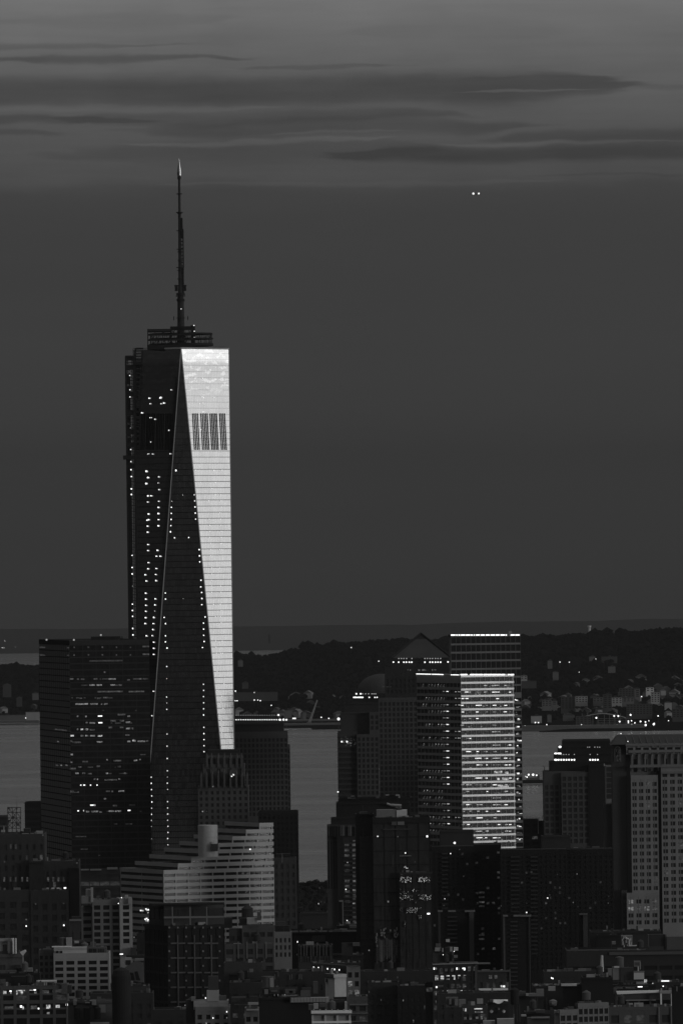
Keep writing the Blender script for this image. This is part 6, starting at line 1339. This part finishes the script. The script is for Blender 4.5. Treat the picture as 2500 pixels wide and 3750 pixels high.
for x0, x1, y0, y1, k in [(272, 284, 612, 636, 'lit5'), (288, 310, 614, 636, 'lit2'), (533, 548, 612, 636, 'lit5'), (556, 572, 614, 640, 'lit1'), (602, 636, 614, 626, 'lit5'), (618, 636, 628, 642, 'lit5'), (340, 370, 620, 655, 'lit0'), (404, 434, 620, 655, 'lit0'), (470, 500, 616, 655, 'lit1'), (666, 700, 600, 652, 'lit1'), (730, 766, 600, 650, 'lit1'),
    (358, 372, 616, 650, 'lit1'), (290, 304, 702, 756, 'lit3'), (312, 324, 702, 756, 'lit3'), (304, 312, 702, 712, 'lit3'), (354, 390, 702, 724, 'lit3'), (354, 390, 732, 752, 'lit3'), (420, 455, 700, 712, 'lit3'), (420, 455, 738, 750, 'lit2'), (486, 520, 700, 712, 'lit3'), (504, 520, 714, 750, 'lit3'), (553, 582, 697, 708, 'lit3'), (553, 562, 712, 744, 'lit1'), (616, 646, 695, 706, 'lit2'), (616, 622, 706, 722, 'lit1'),
    (298, 316, 826, 846, 'lit4'), (322, 384, 812, 838, 'lit0'), (566, 588, 822, 836, 'lit1'), (614, 648, 820, 832, 'lit2'), (296, 306, 884, 932, 'lit2'), (312, 334, 884, 892, 'lit3'), (348, 366, 882, 930, 'lit3'), (372, 388, 878, 930, 'lit3'), (426, 444, 876, 930, 'lit3'), (450, 466, 876, 928, 'lit3'), (474, 492, 876, 932, 'lit3'), (500, 520, 876, 932, 'lit3'), (560, 580, 876, 890, 'lit3'), (584, 606, 872, 922, 'lit3'), (612, 618, 876, 918, 'lit2'), (562, 572, 900, 926, 'lit1'), (622, 650, 872, 880, 'lit1'),
    (672, 694, 870, 918, 'lit0'), (712, 736, 876, 884, 'lit2'), (712, 720, 884, 924, 'lit1'), (296, 304, 994, 1020, 'lit2'), (320, 332, 1000, 1022, 'lit1'), (335, 345, 1066, 1082, 'lit5'), (388, 400, 1100, 1124, 'lit5'), (36, 48, 1220, 1246, 'lit1')]: lw(x0, x1, y0, y1, k)
for x0, x1, y0, y1, m_, dd in ((1583, 1625, 3484, 3534, 'dark2', 5), (1592, 1613, 3472, 3485, 'light', 3), (1595, 1614, 3458, 3475, 'mid', 3.5), (1618, 1623, 3474, 3488, 'light', 2), (1629, 1658, 3470, 3534, 'dark2', 7), (1647, 1656, 3470, 3486, 'light', 2), (1661, 1677, 3471, 3483, 'pale', 2), (1661, 1675, 3500, 3509, 'midl', 2), (1654, 1662, 3490, 3530, 'mid', 4), (1660, 1748, 3524, 3534, 'mid', 6)):
    b.rbox(x0, x1, y0, y1, m_, dd=dd, back=2.5)
for x, y in ((1662, 3486), (1622, 3498)): b.rbox(x - 1.2, x + 1.2, y - 1.5, y + 1.5, 'lit5', name='roof_lamp', dd=1, back=.3)
b.rbox(1632, 1646, 3441, 3451, 'pale', dd=2, back=1, name='dish'); b.finish()
b = Bld('loft_building', 'dim arched-window loft with a bright coped terrace wall, right of the lit sash windows', 1810, 4400)
b.vol(1749, 1749, 1869, 3562, fr=fac('grid', 3.3, 7.2, .4, .6, 'dark2', 'glassd', tp=2, lit={'lit0': .3}, maxn=20), depth=20)
b.rbox(1750, 1868, 3556, 3561, 'mid', name='cornice', dd=-1, back=1.5); b.rbox(1864, 1869, 3550, 3630, 'mid', name='corner_pier', dd=-.8, back=.7)
lw(1042, 1062, 815, 838, 'lit3', -.4); lw(1070, 1092, 818, 838, 'lit4', -.4); lw(905, 942, 700, 738, 'lit1', -.4); lw(970, 1004, 700, 738, 'lit1', -.4)
b.vol(1750, 1750, 1859, 3624, yb=3664, wall='mid', d=4390, depth=6); b.rbox(1752, 1859, 3622, 3628, 'white', name='coping', d=4390, dd=-.8, back=1)
for x0, x1, y0, y1 in ((1806, 1826, 3628, 3656), (1834, 1858, 3630, 3654)): b.rbox(x0, x1, y0, y1, 'light', name='wall_panel', d=4390, dd=-.3, back=.25)
for x0, x1 in ((1767, 1780), (1794, 1804)): b.rbox(x0, x1, 3638, 3662, 'dark', name='doorway', d=4390, dd=-.3, back=.25)
b.finish()
b = Bld('terrace_house', 'dark terrace front with a whitish swagged awning and two round lamps, bottom right of centre', 1822, 4000)
b.vol(1786, 1786, 1862, 3672, wall='dark', depth=14)
q = b.part('awning', 'white'); D = 3998
for i in range(15):
    x0 = 1806 + i*3.5; x1 = x0 + 3.5
    f_ = lambda x: 3662 + 15*max(0, math.cos((x - 1824)/22*math.pi/2))**.7 if 1806 < x < 1846 else 3666 + abs(x - 1846)*.15
    a, c, e_, g_ = P(x0, 3662, D), P(x1, 3662, D), P(x1, f_(x1) + .5, D - 1), P(x0, f_(x0) + .5, D - 1)
    vs = [a, c, e_, g_]; q.add(vs + [v_ + Vector((0, .3, -.1)) for v_ in vs], [(3, 2, 1, 0), (4, 5, 6, 7), (0, 1, 5, 4), (2, 3, 7, 6)])
b.rbox(1793, 1806, 3662, 3672, 'midl', name='awning_wing', dd=-1, back=.5)
for x in (1798.5, 1844): c = P(x, 3705, 3999); q = b.part('round_lamp', 'lit2'); q.lathe((c.x, c.y - 1), [(.2, c.z - .7), (.6, c.z - .35), (.7, c.z), (.6, c.z + .35), (.2, c.z + .7)], 10)
b.rbox(1822, 1829, 3692, 3699, 'lit1', name='window', dd=-.3, back=.2); b.finish()
b = Bld('loft_building', 'dim bottom-edge block with two rows of half-lit windows, left of the swagged awning', 1740, 3950)
b.vol(1690, 1690, 1784, 3684, fr=fac('grid', 3.3, 4.0, .62, .55, 'dark2', 'glassd', tp=2, lit={'lit0': .3, 'lit1': .15}, maxn=20), depth=14)
for x0, x1, y0, y1, k in ((610, 620, 1082, 1110, 'lit2'), (632, 650, 1082, 1096, 'lit3'), (630, 648, 1098, 1118, 'lit3'), (740, 834, 1080, 1090, 'lit3'), (745, 838, 1116, 1130, 'lit2'), (620, 650, 1180, 1210, 'lit1'), (680, 710, 1176, 1210, 'lit1'), (756, 786, 1176, 1200, 'lit1'), (812, 836, 1172, 1206, 'lit2'), (850, 880, 1180, 1210, 'lit1')): lw(x0, x1, y0, y1, k, -.3)
b.rbox(1632, 1677, 3655, 3690, 'mid', dd=40, back=6); b.rbox(1644, 1652, 3660, 3680, 'midl', dd=39, back=2, name='chimney'); b.rbox(1664, 1677, 3660, 3684, 'midl', dd=38, back=2, name='chimney'); b.rbox(1746, 1768, 3660, 3680, 'light', dd=36, back=3); b.rbox(1680, 1705, 3662, 3690, 'midl', dd=30, back=3)
b.rbox(1768, 1812, 3741, 3760, 'light', dd=-8, back=8, name='roof_slab'); b.rbox(1820, 1882, 3734, 3760, 'light', dd=-10, back=8, name='roof_slab'); b.finish()
# ---- right bottom
Zr = zt(1900, 3350, 2.6133)
b = Bld('low_building', 'wide low dark building with ribbon windows under the grey stone tower', 2300, 4700)
b.vol(2074, 2074, 2520, 3484, fr=fac('grid', 8.2, 5.2, .85, .42, 'dark', 'soot', tp=5.2, maxn=30), ylo=3640, depth=40)
b.vol(2160, 2160, 2420, 3412, wall='dark', d=4760, depth=20); b.vol(2185, 2185, 2280, 3425, wall='black', d=4745, depth=10)
b.rbox(2230, 2520, 3489, 3496, 'mid', name='parapet', dd=-1, back=1)
for x0, x1, y0, y1, m_, dd in ((2374, 2434, 3424, 3490, 'dark', 6), (2372, 2376, 3424, 3490, 'mid', 5.4), (2434, 2440, 3424, 3490, 'mid', 5.4), (2374, 2432, 3468, 3490, 'dark2', 5.2), (2440, 2530, 3432, 3488, 'mid', 4), (2240, 2254, 3450, 3460, 'midl', 3)): b.rbox(x0, x1, y0, y1, m_, dd=dd, back=6)
q = b.part('cooling_unit', 'midl'); random.seed(8); a = P(2274, 3428, 4702); c = P(2316, 3470, 4702); q.box(a.x, c.x, 4702, 4708, c.z + 1, a.z)
q2 = b.part('pipe', 'pale')
for i in range(16): x = random.uniform(a.x, c.x - 1); z = random.uniform(c.z, a.z - 1); q2.box(x, x + .5, 4701, 4701.7, z, z + random.uniform(.6, 2.2))
q2.tube(P(2290, 3438, 4701), P(2303, 3441, 4701), .4, n=6); q2.tube(P(2303, 3441, 4701), P(2303, 3466, 4701), .45, n=6); q2.tube(P(2303, 3466, 4701), P(2331, 3464, 4701), .3, n=5)
b.finish()
b = Bld('roof_plant', 'cluster of roof tanks, drum and tall pale flue above the bright-corniced loft', 2280, 4300, 'building')
b.vol(2228, 2228, 2400, 3608, wall='black', depth=26)
b.tank(2252, 2284, 3504, 3546, 'mid', name='drum_tank', dd=14, cone=.12); b.pole(2203, 3500, 3560, .95, 'pale', dd=2, name='flue')
b.rbox(2225, 2242, 3549, 3592, 'midl', name='louvre_screen', dd=2.3, back=4); b.rbox(2242.5, 2269, 3543, 3590, 'midl', name='louvre_screen', dd=2, back=5); b.rbox(2270, 2320, 3545, 3600, 'dark2', name='plant_house', dd=1.5, back=7); b.rbox(2205, 2224, 3548, 3576, 'black', name='plant_house', dd=3, back=4); b.rbox(2320, 2358, 3564, 3588, 'pale', name='panel', dd=-1, back=1.2); b.rbox(2320, 2359, 3558, 3562, 'midl', name='panel_rail', dd=-1, back=1)
b.rbox(2321, 2345, 3521, 3542, 'midl', name='tank', dd=1, back=3); b.rbox(2325, 2340, 3526, 3536, 'mid', name='tank_panel', dd=.8, back=.3); b.rbox(2334, 2339, 3541, 3562, 'pale', name='stand', dd=.5, back=1); b.rbox(2342, 2346, 3525, 3552, 'light', name='ladder', dd=.5, back=.4)
b.rbox(2248, 2266, 3540, 3546, 'pale', name='vent', dd=1.4, back=1); q = b.part('railing', 'pale')
for x in (2178, 2182, 2186, 2192): a = P(x, 3566, 4298); c = P(x + 1.3, 3576, 4298); q.box(a.x, c.x, 4298, 4298.4, c.z, a.z)
b.rbox(2198, 2218, 3572, 3580, 'lit3', name='vent_hood', dd=-1, back=1); b.rbox(2358, 2368, 3588, 3600, 'lit3', name='roof_lamp', dd=-1, back=.5); b.finish()  # the vent hood glows by its material although it is no lamp
b = Bld('dark_block', 'plain black block left of the bright-corniced loft at the bottom right', 2185, 4150)
b.vol(2130, 2130, 2243, 3581, wall='black', depth=18); b.vol(2040, 2040, 2132, 3608, wall='dark', depth=16, d=4160); b.finish()
b = Bld('loft_building', 'loft with a bright heavy cornice and a white two-storey porch frame, bottom right', 2350, 4050)
b.vol(2256, 2256, 2462, 3640, fr=fac('grid', 5.1, 3.2, .84, .6, 'mid', 'glass', tp=1.8, maxn=20), ylo=3690, depth=20)
q = b.part('cornice', 'white'); D = 4046
a = P(2256, 3636, D); c = P(2412, 3630, D); vs = [P(2256, 3632, D), P(2412, 3629, D), P(2412, 3636, D), P(2259, 3643, D)]; q.add(vs + [v_ + Vector((0, 3, 0)) for v_ in vs], [(3, 2, 1, 0), (4, 5, 6, 7), (0, 1, 5, 4), (1, 2, 6, 5), (2, 3, 7, 6), (3, 0, 4, 7)])
b.rbox(2415, 2464, 3631, 3640, 'light', name='cornice', dd=-5, back=4); b.rbox(2417, 2423, 3641, 3689, 'white', name='column', dd=-5, back=1); b.rbox(2456, 2460, 3641, 3689, 'white', name='column', dd=-5, back=1); b.rbox(2395, 2458, 3688, 3691, 'midl', name='ledge', dd=-4.5, back=1); b.rbox(2290, 2400, 3663, 3666, 'light', name='ledge', dd=-1, back=.8)
b.rbox(2246, 2258, 3620, 3642, 'mid', dd=1, back=3, name='chimney'); b.rbox(2254, 2374, 3616, 3632, 'black', dd=2, back=6); b.rbox(2418, 2424, 3622, 3630, 'light', dd=0, back=2, name='vent'); b.rbox(2436, 2442, 3612, 3630, 'mid', dd=0, back=2, name='vent'); b.rbox(2448, 2462, 3620, 3632, 'midl', dd=-1, back=2, name='vent')
lw(1135, 1180, 690, 698, 'lit5', -1.5, 'strip_light', Zr); lw(1360, 1436, 633, 643, 'lit4', 2, 'strip_light', Zr); lw(1438, 1460, 634, 642, 'lit2', 2, 'strip_light', Zr); lw(1372, 1384, 683, 693, 'lit5', -1.5, 'roof_lamp', Zr); lw(1274, 1284, 656, 666, 'lit3', 1, 'roof_lamp', Zr)
for i in range(14): x = 906 + i*6.2; lw(x, x + 3.4, 700, 710, 'lit1', 1.6, 'vent_light', Zr)
for i in range(14): x = 1020 + i*6.2; lw(x, x + 3.4, 698, 708, 'lit1', 1.6, 'vent_light', Zr)
b.finish()
b = Bld('loft_building', 'grey gridded loft with paired windows at the bottom right, below the porch frame', 2340, 3950)
b.vol(2228, 2228, 2460, 3690, fr=fac('grid', 6.0, 5.4, .62, .62, 'mid', 'glassd', tp=1.6, lit={'lit1': .08, 'lit0': .15}, maxn=30), depth=18)
b.rbox(2410, 2416, 3690, 3756, 'midl', name='pilaster', dd=-.6, back=.4); b.rbox(2455, 2460, 3690, 3756, 'midl', name='pilaster', dd=-.6, back=.4); b.vol(2462, 2462, 2560, 3614, wall='black', depth=14, d=3990)
b.rbox(2476, 2480, 3614, 3632, 'midl', dd=20, back=1, name='vent'); b.finish()
b = Bld('garage_building', 'pale gridded block of square black windows climbing in a step, bottom right', 2140, 3880)
b.vol(2104, 2116, 2228, 3676, 20, fr=fac('grid', 2.45, 3.3, .74, .70, 'midl', 'black', tp=1.5, maxn=30), fl=fac('plain', wall='mid'))
b.vol(2040, 2049, 2116, 3700, 20, fr=fac('grid', 2.45, 3.3, .74, .70, 'midl', 'black', tp=1.5, maxn=30), fl=fac('plain', wall='light'), d=3872)
b.vol(2030, 2030, 2050, 3703, wall='light', d=3876, depth=6); b.finish()
b = Bld('low_roofs', 'cluttered low roofs with pale coping, vents and a round dish, bottom right of centre', 2000, 4080, 'building')
b.vol(1950, 1950, 2060, 3612, wall='dark', depth=26); b.vol(1886, 1886, 1990, 3650, wall='dark', depth=20, d=4060); b.vol(1920, 1920, 2045, 3708, wall='dark2', depth=14, d=4000)
random.seed(4)
for i in range(26):
    x = random.uniform(1952, 2040); y = 3612 - random.uniform(2, 7) ; b.rbox(x, x + random.uniform(3, 12), y, y + random.uniform(3, 6), random.choice(('midl', 'light', 'mid', 'light')), dd=-.5 + i*.05, back=2, name='vent')
for x0, x1, y0, y1, m_, d_ in ((2054, 2111, 3605, 3612, 'pale', 4078), (2043, 2050, 3592, 3606, 'midl', 4082), (2007, 2033, 3615, 3630, 'light', 4070), (1963, 1991, 3624, 3650, 'midl', 4055), (1935, 1965, 3640, 3650, 'midl', 4054), (1900, 1925, 3632, 3650, 'mid', 4058), (1940, 1962, 3668, 3684, 'midl', 4050), (1962, 1995, 3700, 3712, 'mid', 3998), (1908, 1926, 3718, 3724, 'pale', 3990), (1930, 2012, 3728, 3760, 'midl', 3985), (1944, 2012, 3727, 3731, 'light', 3984), (2014, 2036, 3700, 3740, 'dark2', 3990)):
    b.rbox(x0, x1, y0, y1, m_, d=d_, dd=0, back=3)
q = b.part('dish', 'midl'); c = P(2024, 3674, 4040); q.lathe((c.x, c.y), [(.3, c.z + 1.6), (1.7, c.z + .9), (1.8, c.z), (1.5, c.z - 1.2), (.5, c.z - 1.7)], 14); q = b.part('dish_hub', 'light'); q.tube(c + Vector((0, -1.9, 0)), c + Vector((0, -1.5, 0)), .7, n=10)
for x, y in ((2019, 3583), (2024, 3585)): b.rbox(x - 2, x + 1.4, y - 2.5, y + 2.5, 'lit5', name='roof_lamp', dd=5, back=.4)
for x in (1946, 1958, 1966, 2000): b.rbox(x, x + 2.5, 3655, 3712, 'mid', name='post', d=4048, dd=0, back=.5)
b.tank(1868, 1900, 3618, 3680, 'black', name='water_tank', dd=-50, cone=.3); q = b.part('tank_leg', 'dark2')
for x in (1876, 1890, 1900): q.tube(P(x, 3680, 4032), P(x + 2, 3745, 4032), .3, n=5)
b.finish()
# fill behind the lower rows: plain dark blocks that close the view between roofs
random.seed(33)
for i, (x0, x1, yt, d, lab) in enumerate([(500, 700, 3420, 5200, 'black block glimpsed behind the dark gridded slab'), (960, 1100, 3590, 4700, 'plain dark block behind the drum tank loft'), (1290, 1600, 3560, 4700, 'plain dark wide block behind the dark glass tower foot'), (1600, 1900, 3640, 4250, 'plain dark block behind the swagged awning'), (1990, 2240, 3560, 4600, 'plain black block behind the cluttered low roofs'), (330, 560, 3640, 4350, 'plain dark block around the round tank tower'), (560, 760, 3700, 4100, 'plain dark block at the foot of the gridded slab'), (2360, 2560, 3600, 4500, 'plain dark block behind the porch frame'), (840, 960, 3600, 4250, 'plain dark block behind the toothed cornice')]):
    b = Bld('brick_building', lab, (x0 + x1)/2, d); b.vol(x0, x0, x1, yt, fr=fac('grid', 4.5, 4.5, .45, .45, 'dark', 'glassd', tp=3, lit={'lit0': .08, 'lit1': .01}, maxn=25), depth=24); b.finish()

# ================================================================ haze
hz = bpy.data.materials.new('haze'); hz.use_nodes = True; t = hz.node_tree
for n in list(t.nodes): t.nodes.remove(n)
pv = t.nodes.new('ShaderNodeVolumePrincipled'); ou = t.nodes.new('ShaderNodeOutputMaterial'); t.links.new(pv.outputs[0], ou.inputs['Volume'])
pv.inputs['Color'].default_value = (.107, .107, .107, 1); pv.inputs['Density'].default_value = 2.0e-5; pv.inputs['Anisotropy'].default_value = 0.0
MATS['haze'] = hz
q = MB(); q.box(-13000, 13000, -4500, 72000, -420, 1180); o = q.build('haze', 'haze', kind='stuff')
tag(o, 'thin even dusk haze over the harbour and the city', 'haze')
